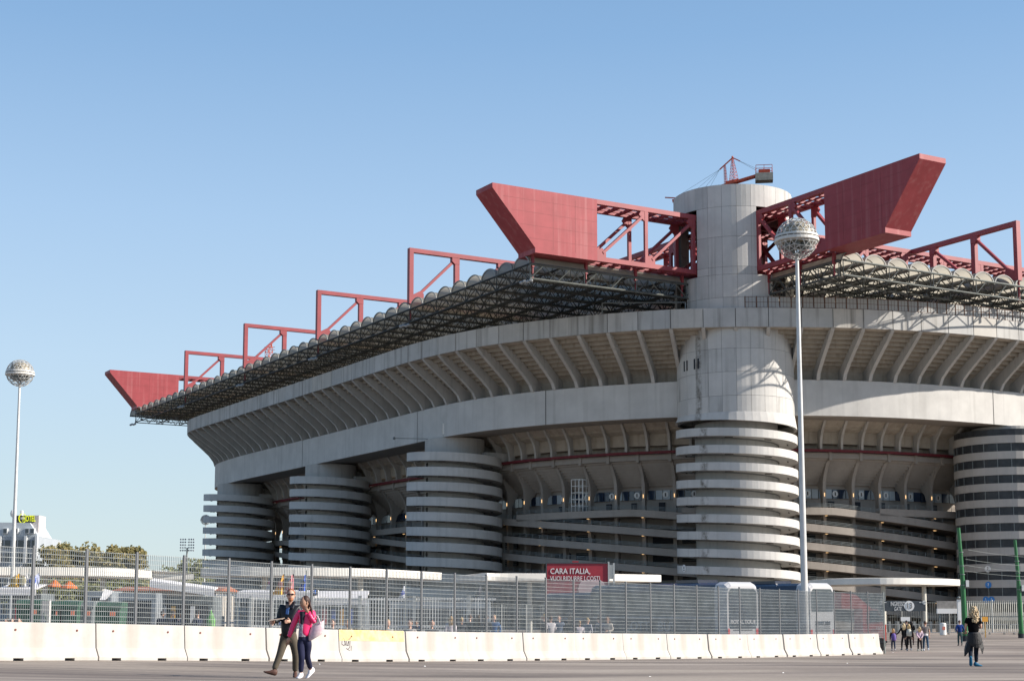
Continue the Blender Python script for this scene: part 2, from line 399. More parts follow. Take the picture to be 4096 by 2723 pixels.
m = MB(); m.sweep([[FD(i,a,b) for a, b in prof] for i in jr], 0); m.build('lower_tier_underside', CONR, stad)
LR = [i*1.5+7.5 for i in range(int((NJ-8.5)/1.5))]
for i in LR:
    sd = side(i, FD, 12, 20)*.26
    o_ = [(10.9,23.5),(11.4,23.2),(12.0,22.4),(12.7,21.3),(13.1,20.3),(13.2,19.2),(13.2,12.0)]
    n_ = [(14.1,12.0),(14.1,17.6),(14.5,18.8),(15.6,20.0),(13.4,21.9),(11.9,23.3)]
    m = MB(); m.prism([FD(i, a, b) - sd for a, b in o_+n_], sd*2); m.build('lower_rib', CONR, stad)
    m = MB(); c = FD(i,13.15,18.0); m.beam(c, c+Vector((0,0,.55)), .08, .08, up=sd); m.build('column_lamp', LAMPW, stad)
# promenade wall, glazing and doors behind the columns
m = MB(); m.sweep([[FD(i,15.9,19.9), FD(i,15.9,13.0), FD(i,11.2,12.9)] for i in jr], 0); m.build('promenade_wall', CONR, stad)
for n_i, i in enumerate(LR[:-1]):
    m = MB(); f0 = .06 + .1*random.random(); 
    for k in range(4):
        a, b = i + 1.5*k/4 + .02, i + 1.5*(k+1)/4 - .02
        pale = ((n_i*7 + k*3) % 10) in (2, 3) or (n_i % 5 == 4 and k in (1,2)) or (i > IT1+7 and k in (1,2))
        m.hexa([FD(a,15.6,17.85),FD(b,15.6,17.85),FD(b,15.8,17.85),FD(a,15.8,17.85),FD(a,15.6,19.3),FD(b,15.6,19.3),FD(b,15.8,19.3),FD(a,15.8,19.3)], 1 if pale else 0)
    m.build('glazing_band', [GLASSN, PANELP], stad)
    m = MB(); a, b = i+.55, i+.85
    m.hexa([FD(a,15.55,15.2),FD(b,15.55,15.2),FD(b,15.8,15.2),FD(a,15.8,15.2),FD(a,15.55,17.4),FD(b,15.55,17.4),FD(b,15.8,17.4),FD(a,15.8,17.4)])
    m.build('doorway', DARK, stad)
    if n_i % 2 == 0 or i > IT1-12:
        m = MB(); c = FD(i+.9,15.5,18.6); sd = side(i+.9, FD, 15, 18); nn = sd.cross(Vector((0,0,1)))
        rows = [[c + (sd*cos(q)+Vector((0,0,1))*sin(q))*.5 + nn*o for q in [2*pi*k/16 for k in range(16)]] for o in (-.03, .03)]
        m.sweep(rows, 0, closed=True, caps=True)
        m.beam(c - nn*.04 + Vector((0,0,.28)), c - nn*.04 - Vector((0,0,.28)), .2, .05, up=nn, mi=1); m.beam(c + nn*.04 + Vector((0,0,.28)), c + nn*.04 - Vector((0,0,.28)), .2, .05, up=nn, mi=1)
        m.build('round_sign', [WHITEP, JOINT], stad)

# ---- sloping ramps round the second tier
ss = [0.0]; jf = [i*.25 for i in range(30, 4*(NJ-1)+1)]
for a, b in zip(jf, jf[1:]): ss.append(ss[-1] + (FD(b,11,0)-FD(a,11,0)).length)
i44 = min(range(len(jf)), key=lambda k: abs((FD(jf[k],11,0)-T1).dot(VV)-44) + (0 if (FD(jf[k],11,0)-T1).dot(UU) < -5 else 99))
PITCHR = 2.87
for lv in range(-6, 7):
    pts = []
    for k, i in enumerate(jf):
        zz = 15.6 - .092*(ss[k]-ss[i44]) + PITCHR*lv
        if zz > 16.1:
            if zz < 18.3: zz = 16.1
            else: zz = None
        if zz is not None and zz < -1.6: zz = None
        pts.append(zz)
    run = [(jf[k], zz) for k, zz in enumerate(pts) if zz is not None]
    if len(run) < 4: continue
    m = MB()
    m.sweep([[FD(i,10.9,z_-1.1), FD(i,10.9,z_), FD(i,11.12,z_), FD(i,11.12,z_-.85), FD(i,15.9,z_-.85), FD(i,15.9,z_-1.15)] for i, z_ in run], 0, closed=True, caps=True)
    rp = m.build('ramp', CONR, stad)
    m = MB()
    for (i, z_), (i2, z2) in zip(run[::2], run[2::2]):
        m.tube(FD(i,11,z_), FD(i,11,z_+.62), .04, 4, caps=False)
        for h in (.22,.42,.62): m.tube(FD(i,11,z_+h), FD(i2,11,z2+h), .035, 4, caps=False)
    m.build('railing', GALV, rp)
    m = MB()
    for q in LR[::2]:
        c = [z_ for i, z_ in run if abs(i-q) < .13]
        if c:
            zz = c[0]-1.1; sd = side(q, FD, 12, 10)
            m.hexa([FD(q-.04,12.6,zz-.06),FD(q+.06,12.6,zz-.06),FD(q+.06,12.9,zz-.06),FD(q-.04,12.9,zz-.06),FD(q-.04,12.6,zz),FD(q+.06,12.6,zz),FD(q+.06,12.9,zz),FD(q-.04,12.9,zz)])
    if m.v: m.build('ramp_lamp', LAMPW, rp)
m = MB(); m.sweep([[FD(i,16,15.0), FD(i,16,-2.3)] for i in jr], 0); m.build('inner_wall', CONR, stad)
for n_i, i in enumerate(LR):
    sd = side(i, FD, 12, 10)*.3
    m = MB(); m.prism([FD(i, a, b) - sd for a, b in ((13.4,12.2),(13.4,-2.3),(14.3,-2.3),(14.3,12.2))], sd*2)
    for lv in range(5):
        pass
    m.build('ramp_column', CONR, stad)
    if n_i % 4 in (0, 1) or i > IT1+9:
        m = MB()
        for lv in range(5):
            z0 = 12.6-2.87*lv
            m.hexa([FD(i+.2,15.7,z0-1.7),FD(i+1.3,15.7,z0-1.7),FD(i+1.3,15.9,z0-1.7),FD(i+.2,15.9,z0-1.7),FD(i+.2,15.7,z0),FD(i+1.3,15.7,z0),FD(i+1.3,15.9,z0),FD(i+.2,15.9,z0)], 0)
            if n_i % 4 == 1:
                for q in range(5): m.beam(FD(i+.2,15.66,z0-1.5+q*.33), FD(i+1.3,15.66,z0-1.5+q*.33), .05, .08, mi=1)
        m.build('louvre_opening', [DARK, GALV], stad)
# glass lift cage on the promenade, between the corner and the next tower
m = MB(); q = IT1-7.2; b0 = FD(q,11.6,16.0); sx = side(q, FD, 12, 16); ny = Vector((-sx.y, sx.x, 0))
for a in (0, .75, 1.5, 2.25):
    for b in (0, 2.0):
        m.beam(b0+sx*a+ny*b, b0+sx*a+ny*b+Vector((0,0,5.3)), .1, .1)
for k in range(6):
    for b in (0, 2.0): m.beam(b0+ny*b+Vector((0,0,k*1.06)), b0+sx*2.25+ny*b+Vector((0,0,k*1.06)), .08, .08)
    for a in (0, 2.25): m.beam(b0+sx*a+Vector((0,0,k*1.06)), b0+sx*a+ny*2+Vector((0,0,k*1.06)), .08, .08)
m.build('lift_cage', WHITEP, stad)

# ---- spiral ramp towers
def band(cx, cy, r_out, r_in, zt, turns, hb=1.16, pitch=2.459, n=40, pieces=True, phase=pi):
    """outer wall plus ramp slab of a helix going down clockwise seen from above... left, front, right, back"""
    m = MB(); rows = []; N = int(n*turns)
    for k in range(N+1):
        th = phase + 2*pi*k/n; zz = zt - pitch*k/n
        c, s_ = cos(th), sin(th)
        P = lambda r, z_: Vector((cx + r*c, cy + r*s_, z_ + CAMZ))
        rows.append([P(r_out, zz-hb), P(r_out, zz), P(r_out-.22, zz), P(r_out-.22, zz-hb+.28), P(r_in, zz-hb+.28), P(r_in, zz-hb+.02)])
    m.sweep(rows, 0, closed=True, caps=True)
    return m
def cyl(m, cx, cy, r, z0, z1, a0=0, a1=2*pi, n=48, mi=0, th=.5, joints=None):
    """piece of a cylinder wall with thickness"""
    N = max(3, int(n*(a1-a0)/(2*pi))); rows = []
    full = abs(a1-a0-2*pi) < 1e-6
    for k in range(N+1):
        a = a0 + (a1-a0)*k/N; c, s_ = cos(a), sin(a)
        rows.append([Vector((cx+r*c, cy+r*s_, z0+CAMZ)), Vector((cx+r*c, cy+r*s_, z1+CAMZ)), Vector((cx+(r-th)*c, cy+(r-th)*s_, z1+CAMZ)), Vector((cx+(r-th)*c, cy+(r-th)*s_, z0+CAMZ))])
    m.sweep(rows, mi, closed=True, caps=not full)
def tower(u, v, r_out, r_core, ztop_core, zt=26.59, turns=12.2, mats=(CON, CON2), glaz=False, hb=1.16):
    c = S(u, v, 0); m = MB(); cyl(m, c.x, c.y, r_core, -2.3, ztop_core, th=.6)
    core = m.build('spiral_tower', mats[0], stad, smooth=False)
    if not glaz:
        m = band(c.x, c.y, r_out, r_core, zt, turns, hb=hb, n=64)
        for k in range(0, int(turns*8)):      # light battens under the soffit
            th = pi + 2*pi*k/8 + .5; z_ = zt - 2.459*(k/8+.08) - hb; rm = (r_core+r_out)/2
            p0 = Vector((c.x+rm*cos(th), c.y+rm*sin(th), z_+CAMZ-.05)); tv = Vector((-sin(th), cos(th), 0)); m.beam(p0-tv*.6, p0+tv*.6, .12, .12, mi=1)
        m.build('ramp_band', [mats[1], JOINT], core)
        m = MB(); N = 40; rows = []
        for k in range(int(turns)*N+1):          # hand-rail pipe along the core
            th = pi + 2*pi*k/N; z_ = zt - hb - .12 - 2.459*k/N; cc, s_ = cos(th), sin(th)
            rows.append([Vector((c.x+(r_core+.10+dx)*cc, c.y+(r_core+.10+dx)*s_, z_+dz_+CAMZ)) for dx, dz_ in ((-.045,-.045),(.045,-.045),(.045,.045),(-.045,.045))])
        m.sweep(rows, 0, closed=True, caps=True); m.build('pipe', GALV, core)
    return core, c
for (u, v) in ((-20.65,48.9), (-20.5,101.0), (-20.3,152.7)):
    core, c = tower(u, v, 8.0, 5.0, 28.75, hb=1.42)
    # bridge from the core to the stand
    m = MB(); d = UU; q0 = c + UU*3 - VV*5.2; q0.z = 0
    m.hexa([q0 + UU*a + VV*b + Vector((0,0,z_+CAMZ)) for z_ in (25.0,26.5) for a, b in ((0,0),(9,0),(9,2.6),(0,2.6))])
    m.build('bridge', CON, core)
    m = MB()
    for k in range(8):      # row of round ports beside the core
        z_ = 24.5 - 2.459*k; th = radians(208)
        m.blob((c.x+5.0*cos(th), c.y+5.0*sin(th), z_+CAMZ-.1), .28, .28, .4, 8, 5)
    m.build('port', JOINT, core)
# corner tower
r1 = 8.5
c1 = S(0.12, -.1, 0)
def stained(base, name, ang, width, z0, z1):
    m = base.copy(); m.name = name; t = m.node_tree; p = t.nodes['Principled BSDF']; src = p.inputs['Base Color'].links[0].from_socket
    g = t.nodes.new('ShaderNodeTexCoord'); sb = t.nodes.new('ShaderNodeVectorMath'); sb.operation = 'SUBTRACT'
    sb.inputs[1].default_value = (8.7*cos(ang), 8.7*sin(ang), 0); ml = t.nodes.new('ShaderNodeVectorMath'); ml.operation = 'MULTIPLY'; ml.inputs[1].default_value = (1,1,0)
    t.links.new(g.outputs['Object'], sb.inputs[0]); t.links.new(sb.outputs[0], ml.inputs[0])
    ln = t.nodes.new('ShaderNodeVectorMath'); ln.operation = 'LENGTH'; t.links.new(ml.outputs[0], ln.inputs[0])
    mr = t.nodes.new('ShaderNodeMapRange'); mr.inputs[1].default_value = width; mr.inputs[2].default_value = width*.45; t.links.new(ln.outputs['Value'], mr.inputs[0])
    nz = t.nodes.new('ShaderNodeTexNoise'); nz.inputs['Scale'].default_value = .8; nz.inputs['Detail'].default_value = 8; nz.inputs['Roughness'].default_value = .75; t.links.new(g.outputs['Object'], nz.inputs['Vector'])
    cr = t.nodes.new('ShaderNodeMapRange'); cr.inputs[1].default_value = .42; cr.inputs[2].default_value = .60; t.links.new(nz.outputs[0], cr.inputs[0])
    mu = t.nodes.new('ShaderNodeMath'); mu.operation = 'MULTIPLY'; t.links.new(mr.outputs[0], mu.inputs[0]); t.links.new(cr.outputs[0], mu.inputs[1])
    mx = t.nodes.new('ShaderNodeMix'); mx.data_type = 'RGBA'; t.links.new(mu.outputs[0], mx.inputs[0]); t.links.new(src, mx.inputs[6]); mx.inputs[7].default_value = (.15,.135,.115,1)
    t.links.new(mx.outputs[2], p.inputs['Base Color']); return m
CON2S = stained(CON2, 'concrete_stained', radians(224.8), .75, 27, 41); PT1S = stained(PT[1], 'panel_stained', radians(224.8), .75, 27, 41)
core1, _ = tower(.12, -.1, 8.85, 6.05, 27.4, turns=9.6, mats=(CON, stained(CON2, 'band_stained', radians(231), .8, 0, 28)))
aU = atan2(UU.y, UU.x)
def A(deg): return aU + radians(deg)      # plan angle: 0 = along u, 90 = along v
m = MB(); r = 8.55
zj = [27.9, 30.72, 34.12, 37.5, 41.6]
npan = 26
for a, b in zip(zj, zj[1:]):
    for k in range(npan):
        cyl(m, c1.x, c1.y, r, a+.02, b-.02, 2*pi*k/npan+.0022, 2*pi*(k+1)/npan-.0022, n=npan*2, th=.4, mi=random.choice((0,0,0,1,1,0,3)))
cyl(m, c1.x, c1.y, r-.03, 27.4, 41.6, th=.3, mi=2)
rows = []      # flared foot with a sloping lower edge
for k in range(49):
    th = pi + 2*pi*k/48; z_ = 27.75 - 1.35*min(1, max(0, k/24 if k <= 24 else 2-k/24)); c_, s_ = cos(th), sin(th)
    rows.append([Vector((c1.x+a*c_, c1.y+a*s_, b+CAMZ)) for a, b in ((r, 28.4), (r+.03, 28.35), (r+.33, z_), (r-.1, z_), (r-.25, 28.3))])
m.sweep(rows, 0, closed=True)
drum = m.build('tower_drum', [CON2S, PT1S, JOINT, stained(PT[2], 'panel_grey_stained', radians(224.8), .75, 27, 41)], stad)
m = MB()
for th, in ((radians(205.8),), (radians(221.8),)):      # two pairs of slit windows
    for dd in (-.043, .043):
        a = th+dd; p0 = Vector((c1.x+(r+.0)*cos(a), c1.y+(r+.0)*sin(a), 34.9+CAMZ)); m.beam(p0, p0+Vector((0,0,1.5)), .25, .12, up=Vector((cos(a), sin(a), 0)))
m.build('slit_window', DARK, drum)
m = MB(); r = 8.75      # slotted head that carries the girders
def arc(z0, z1, d0, d1):
    step = 360/npan; rr_ = MB()
    k0 = math.ceil(d0/step)
    edges = [d0] + [k*step for k in range(k0, int(d1/step)+1) if d0+2 < k*step < d1-2] + [d1]
    for a, b in zip(edges, edges[1:]):
        cyl(m, c1.x, c1.y, r, z0+.02, z1-.02, A(a)+.002, A(b)-.002, n=npan*2, th=.55, mi=random.choice((0,0,0,1,1,0,3)))
    cyl(m, c1.x, c1.y, r-.03, z0, z1, A(d0)+.001, A(d1)-.001, n=npan*2, th=.49, mi=2)
for z0, z1 in ((41.0,44.85),(44.85,48.2)):
    for d0, d1 in ((181,271),(290,344),(15,75),(105,160)): arc(z0, z1, d0, d1)
for z0, z1 in ((48.2,49.3),(49.3,53.73),(53.73,58.15)):
    for d0, d1 in ((195.5,254.5),(285.5,344.5),(15.5,74.5),(105.5,164.5)): arc(z0, z1, d0, d1)
for a, b in ((58.15, 61.4),):
    arc(a, b, 0, 360)
m.lathe([(8.2, 60.6+CAMZ), (.01, 60.6+CAMZ)], (c1.x, c1.y, 0), 32, 2)
cyl(m, c1.x, c1.y, 3.0, 41, 58, n=16, mi=2)
m.build('tower_head', [CON2, PT[1], JOINT, PT[2]], stad)
# right-hand tower with closed, glazed floors
core5, c5 = tower(47.1, -8.5, 8.0, 5.2, 28.75, glaz=True)
m = MB(); g5 = MB(); f5 = MB()
for k in range(13):
    z_ = 27.0 - 2.44*k
    cyl(m, c5.x, c5.y, 8.0, z_-1.18, z_, th=.3, mi=0); 
    cyl(g5, c5.x, c5.y, 7.82, z_-2.44, z_-1.18, th=.1)
    for q in range(24):
        a = 2*pi*q/24+.05; p0 = Vector((c5.x+7.86*cos(a), c5.y+7.86*sin(a), z_-2.44+CAMZ)); g5.beam(p0, p0+Vector((0,0,1.26)), .1, .12, up=Vector((cos(a), sin(a), 0)), mi=1)
cyl(g5, c5.x, c5.y, 7.82, 27.0, 28.0, th=.1)
m.build('floor_band', CONP, core5); g5.build('window_band', [GLASST, GALV], core5)
# far corner tower heads peeping over the roof
for (u, v) in ((0, 185.0),):
    c = S(u, v, 0); m = MB(); cyl(m, c.x, c.y, 8.75, 40, 58, A(195), A(255), th=.6); cyl(m, c.x, c.y, 8.75, 40, 49, A(181), A(271), th=.5); cyl(m, c.x, c.y, 8.75, 58, 61.4, th=.6); m.build('far_tower_head', CON2, stad)

# ---- main roof girders (box trusses with a clad, raked nose)
ZT, ZB = 57.47, 48.67
def girder(name, P, nose, a_end, clad, nodes, w=2.28, span=8.4):
    """P(a,b,z): a along the girder, b across; nose=(top, bottom) a of the raked end"""
    g = empty(name, stad.location); g.location = (0, 0, 0); g.parent = stad; ORG[g.name] = ORG[stad.name]
    s = 1 if a_end > nose[0] else -1
    m = MB(); ch = .66
    at_, ab = nose
    poly = [(at_, ZT), (at_, ZT-ch), (ab, ZB+ch), (ab, ZB), (clad, ZB), (clad, ZT)]
    for b0 in (-w, w-.12):
        m.prism([P(a, b0, z_) for a, z_ in poly], P(0,.12,0)-P(0,0,0), 0)
    for (a0, z0), (a1, z1) in zip(poly, poly[1:]):
        if (a0, z0) == (clad, ZB): continue
        m.hexa([P(a0,-w+.125,z0), P(a1,-w+.125,z1), P(a1,w-.125,z1), P(a0,w-.125,z0)] + [P(a0+s*.1,-w+.125,z0+(-.1 if z0 > 53 else .1)), P(a1+s*.1,-w+.125,z1+(-.1 if z1 > 53 else .1)), P(a1+s*.1,w-.125,z1+(-.1 if z1 > 53 else .1)), P(a0+s*.1,w-.125,z0+(-.1 if z0 > 53 else .1))], 0)
    m.hexa([P(clad-s*.1,-w+.125,z_) for z_ in (ZB+.7,)] + [P(clad,-w+.125,ZB+.7), P(clad,w-.125,ZB+.7), P(clad-s*.1,w-.125,ZB+.7), P(clad-s*.1,-w+.125,ZT-.7), P(clad,-w+.125,ZT-.7), P(clad,w-.125,ZT-.7), P(clad-s*.1,w-.125,ZT-.7)], 0)
    m.build('nose_cladding', RED2, g)
    m = MB()      # seams of the cladding, 3 mm proud
    k = 0; a = clad - s*3.6
    while s*(a - ab) > .5:
        for b in (-w-.004, w+.004): m.beam(P(a,b,ZB+.7), P(a,b,ZT-.7), .05, .012, up=P(0,1,0)-P(0,0,0))
        a -= s*3.6
    for zz in (50.6, 52.4, 54.2, 55.9):
        an = ab + (at_-ab)*(zz-ZB)/(ZT-ZB) + s*.5
        for b in (-w-.004, w+.004): m.beam(P(an,b,zz), P(clad,b,zz), .012, .045, up=Vector((0,0,1)))
    m.build('cladding_seam', mat('seam_red', (.22,.036,.04), .6), g)
    for nm, z0 in (('top_chord', ZT-ch), ('bottom_chord', ZB)):
        m = MB()
        for b0 in (-w, w-.55): m.box(clad, a_end, b0, b0+.55, z0, z0+ch, fn=P)
        a = clad; L = abs(a_end-clad); k = 0
        while abs(a-clad) < L:      # grating of the walkway decks
            m.box(a, a+s*.45, -w+.551, w-.551, z0+.1, z0+.5, fn=P); a += s*2.1
        for b0 in (-1.15, -.05, 1.0): m.box(clad, a_end, b0, b0+.22, z0+.2, z0+.45, fn=P)
        m.build(nm, RED, g)
    a = clad + s*span; prev = clad
    while s*(a_end - a) > 0:
        for b in (-w+.22, w-.22):
            m = MB()
            m.beam(P(a,b,ZB+ch), P(a,b,ZT-ch), .5, .42, up=P(0,1,0)-P(0,0,0))
            m.prism([P(a+s*.35,b-.18,ZT-ch), P(a-s*.9,b-.18,ZT-ch), P(a-s*1.25,b-.18,ZT-ch-.55), P(a-s*.35,b-.18,ZT-ch-1.4), P(a+s*.35,b-.18,ZT-ch-1.4)], P(0,.36,0)-P(0,0,0))
            m.prism([P(prev-s*.3,b-.18,ZB+ch), P(prev+s*1.5,b-.18,ZB+ch), P(prev+s*1.5,b-.18,ZB+ch+.6), P(prev+s*.9,b-.18,ZB+ch+1.3), P(prev-s*.3,b-.18,ZB+ch+.8)], P(0,.36,0)-P(0,0,0))
            m.beam(P(prev+s*1.0,b,ZB+ch+.6), P(a-s*.6,b,ZT-ch-.8), .38, .5, up=P(0,1,0)-P(0,0,0))
            m.build('truss_web', RED, g)
        prev = a; a += s*span
    return g
PA = lambda a, b, z_: S(a, b, z_)
PB = lambda a, b, z_: S(b, a, z_)
girder('roof_girder', PA, (-42.3,-35.6), 118, -25.5, None)
girder('roof_girder', PB, (-40.8,-34.4), 184, -23.0, None, span=7.1)
girder('roof_girder', lambda a, b, z_: S(a, b+185, z_), (-42.3,-35.6), 70, -25.5, None)
girder('roof_girder', lambda a, b, z_: S(104+b, a, z_), (-40.8,-34.4), 60, -23.0, None, span=7.1)
# hangers from the girders to the roof
for a in (-34.9, -26.2, -17.8, -9.6):
    m = MB(); m.beam(S(a,-.4,ZB), S(a,-.4,ZB-1.6), .45, .35, up=UU); m.tube(S(a,-.4,ZB-1.5), S(a,-.4,45.4), .12, 6); m.build('roof_hanger', RED, stad)
for a in (-22.6, -15.6, -8.8):
    m = MB(); m.beam(S(-.4,a,ZB), S(-.4,a,ZB-1.6), .45, .35, up=VV); m.tube(S(-.4,a,ZB-1.5), S(-.4,a,45.4), .12, 6); m.build('roof_hanger', RED, stad)
# secondary cantilever frames
def frame(P, a_tip, a_end, step=8.0):
    s = 1 if a_end > a_tip else -1; g = MB()
    zt = ZT; hw = .42
    def bx(a0, a1, z0, z1, h=hw): g.box(a0, a1, -h, h, z0, z1, fn=P)
    bx(a_tip, a_end, zt-.68, zt)
    bx(a_tip, a_tip+s*.72, 48.5, zt-.681)
    bx(a_tip+s*.721, a_end, 48.7, 49.3)
    g.tube(P(a_tip+s*.35,0,48.5), P(a_tip+s*.35,0,45.4), .17, 6)
    g.prism([P(a_tip+s*.72,-.3,49.3), P(a_tip+s*2.6,-.3,49.3), P(a_tip+s*2.6,-.3,50.3), P(a_tip+s*2.0,-.3,50.7), P(a_tip+s*.72,-.3,50.0)], P(0,.6,0)-P(0,0,0))
    a = a_tip + s*8.6; prev = a_tip + s*1.0
    while s*(a_end-a) > -1:
        bx(a-s*.4, a+s*.4, 49.3, zt-.68, .34)
        g.prism([P(a+s*.4,-.38,zt-.68), P(a-s*.95,-.38,zt-.68), P(a-s*.95,-.38,zt-1.3), P(a-s*.5,-.38,zt-1.7), P(a+s*.4,-.38,zt-1.7)], P(0,.76,0)-P(0,0,0))
        g.beam(P(prev+s*1.0,0,50.3), P(a-s*.6,0,zt-1.3), .42, .42, up=P(0,1,0)-P(0,0,0))
        prev = a; a += s*8.5
    return g
for k in range(1, 5):
    vk = 37.0*k; f = frame(lambda a, b, z_, vk=vk: S(a, vk+b, z_), -35.4, -2.3); f.build('roof_frame', RED, stad)
f = frame(lambda a, b, z_: S(34.7+b, a, z_), -23.6, -2.3, 7.0); f.build('roof_frame', RED, stad)

# ---- barrel vaults of translucent sheet
def vault(P, a0, a1, half=2.12, rise=1.38, z0=47.55):
    n = 12; m = MB()
    def arcp(a, r_=0.0): return [P(a, -(half+r_)*cos(pi*k/n), z0 + (rise+r_)*sin(pi*k/n)) for k in range(n+1)]
    na = 10
    for i in range(na):
        aa, ab_ = a0 + (a1-a0)*i/na, a0 + (a1-a0)*(i+1)/na
        o1, o2, i1, i2 = arcp(aa), arcp(ab_), arcp(aa,-.03), arcp(ab_,-.03)
        m.sweep([o1, o2], 0)
    s = 1 if a1 > a0 else -1; step = 2.05; k = 0
    while step*k < abs(a1-a0):
        a = a0 + s*step*k; w_ = .16 if k == 0 else .09
        r0, r1_ = (.07, -.10) if k == 0 else (-.04, -.13)
        m.sweep([arcp(a, r0), arcp(a+s*w_, r0), arcp(a+s*w_, r1_), arcp(a, r1_), arcp(a, r0)], 2 if k == 0 else 1); k += 1
    # gutter beams along both springings
    for sg in (-1, 1):
        for q0, q1 in ((a0, a1),):
            b_ = sg*(half+.1)
            m.hexa([P(q0,b_-.09,z0-.25), P(q1,b_-.09,z0-.25), P(q1,b_+.09,z0-.25), P(q0,b_+.09,z0-.25), P(q0,b_-.09,z0+.05), P(q1,b_-.09,z0+.05), P(q1,b_+.09,z0+.05), P(q0,b_+.09,z0+.05)], 1)
    return m
SPL = 4.62
v0 = vault(lambda a, b, z_: S(a, b+SPL/2-.6, z_), -35.5, 6).build('roof_vault', [VAULT, VAULTR, VAULTE], stad, fixn=False)
v0.location = (0, 0, 0)
for k in range(1, 41):
    c = clone(v0, stad); d = VV*SPL*k; c.location = d
SPR = 4.2
v1 = vault(lambda a, b, z_: S(b+SPR/2, a, z_), -23.5, 8, half=1.95).build('roof_vault', [VAULT, VAULTR, VAULTE], stad, fixn=False)
for k in range(1, 16):
    c = clone(v1, stad); c.location = UU*SPR*k
# ---- space-frame trusses under them
def truss(P, a0, a1, zt=47.45, zb=45.4, step=1.7, r=.10, rd=.075):
    m = MB(); n = max(2, int(round(abs(a1-a0)/step))); n += n % 2
    q = [a0 + (a1-a0)*k/n for k in range(n+1)]
    m.tube(P(a0,0,zt), P(a1,0,zt), r*1.3, 5); m.tube(P(q[0],0,zb), P(q[-1],0,zb), r*1.1, 5)
    for k in range(n):
        z0, z1 = (zt, zb) if k % 2 else (zb, zt)
        m.tube(P(q[k],0,z0), P(q[k+1],0,z1), rd, 4, caps=False)
    for k in range(0, n+1, 4): m.tube(P(q[k],0,zt), P(q[k],0,zb), rd, 4, caps=False)
    for k in range(0, n+1, 2): m.blob(P(q[k],0,zb), .16, .16, .16, 5, 3)
    return m
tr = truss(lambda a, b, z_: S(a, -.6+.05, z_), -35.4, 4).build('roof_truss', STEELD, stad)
for k in range(1, 41):
    c = clone(tr, stad); c.location = VV*SPL*k
    if k < 41 and k % 1 == 0: pass
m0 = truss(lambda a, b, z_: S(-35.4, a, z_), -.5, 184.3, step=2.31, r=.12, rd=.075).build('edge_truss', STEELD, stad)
for du in (5.2, 10.8, 16.6, 22.6, 29):
    c = clone(m0, stad); c.location = UU*du
m = MB()      # slanting web members that tie neighbouring trusses (photo: pale struts)
random.seed(3)
for k in range(40):
    for a in (-35.4, -30.2, -24.6, -18.8, -12.8):
        v_ = -.5 + SPL*k
        m.tube(S(a,v_,47.3), S(a+2.8,v_+SPL/2,45.4), .05, 4, caps=False); m.tube(S(a+5.6,v_,47.3), S(a+2.8,v_+SPL/2,45.4), .05, 4, caps=False)
m.build('bracing', mat('brace_steel', (.09,.08,.055), .6), stad)
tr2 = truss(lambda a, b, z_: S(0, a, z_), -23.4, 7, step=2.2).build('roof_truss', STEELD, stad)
for k in range(1, 16):
    c = clone(tr2, stad); c.location = UU*SPR*k
m1 = truss(lambda a, b, z_: S(a, -23.9, z_), 0, 63, step=2.1, r=.13, rd=.08).build('edge_truss', STEELL, stad)
for dv in (5, 10.2, 15.6):
    c = clone(m1, stad); c.location = VV*dv
m = MB()
for k in range(15):
    for a in (-23.4, -18.4, -13.2, -7.8):
        u_ = SPR*k
        m.tube(S(u_,a,47.3), S(u_+SPR/2,a+2.6,45.4), .055, 4, caps=False); m.tube(S(u_,a+5.2,47.3), S(u_+SPR/2,a+2.6,45.4), .055, 4, caps=False)
m.build('bracing', STEELD, stad)
# edge beams towards the corner tower
for P, a0, a1 in ((lambda a, b, z_: S(a, -.6, z_), -35.4, -8.9), (lambda a, b, z_: S(-.3, a, z_), -23.4, -8.9)):
    truss(P, a0, a1, step=2.2, r=.14, rd=.09).build('edge_truss', STEELL, stad)
m = MB()
for u_, v_ in ((-35.4,-.5), (-35.4,37.0), (-35.4,74.0), (-35.4,111), (-35.4,148), (-35.4,184.5)):      # loudspeakers and cameras on the eave
    for k in range(4): m.blob(S(u_-.2-.2*k, v_+.5*k-.6, 45.0-.1*(k % 2)), .32, .3, .25, 6, 4)
m.build('eave_equipment', mat('equipment', (.35,.36,.36), .4, metal=.5), stad)

# ---- windscreen on the right parapet
i0, i1 = IT1+1.3, NJ-1.2
n = int((i1-i0)*2.9); m = MB(); p2 = MB()
for k in range(n):
    a, b = i0 + (i1-i0)*k/n, i0 + (i1-i0)*(k+1)/n - .03
    q0, q1 = FT(a,.97,43.25), FT(b,.97,43.25); up = Vector((0,0,1.62))
    m.beam(q0-Vector((0,0,.35)), q0+up+Vector((0,0,.06)), .1, .12)
    for h in (.03, .8, 1.58): m.beam(q0+up*(h/1.62), q1+up*(h/1.62), .05, .05)
    for f in (.34, .67): q = q0.lerp(q1, f); m.beam(q, q+up, .04, .04)
    p2.hexa([q0, q1, q1+Vector((.02,.02,0)), q0+Vector((.02,.02,0)), q0+up, q1+up, q1+up+Vector((.02,.02,0)), q0+up+Vector((.02,.02,0))])
ws = m.build('windscreen', mat('rusty_frame', (.17,.09,.06), .7, var=.3, scale=3), stad)
p2.build('windscreen_panel', translucent('frosted_panel', (.50,.50,.49), .35), ws)
# hand-rail arm left of the corner tower
m = MB(); a = FT(IT1-3.2,.95,43.2); b = FT(IT1-.6,.7,43.2); m.tube(a, a+Vector((0,0,1.75)), .1, 6, 0); m.tube(a+Vector((0,0,1.75)), b+Vector((0,0,1.5)), .1, 6, 0)
m.tube(b+Vector((0,0,1.5)), b+Vector((0,0,.3)), .1, 6, 0); m.build('gantry_rail', GALV, stad)

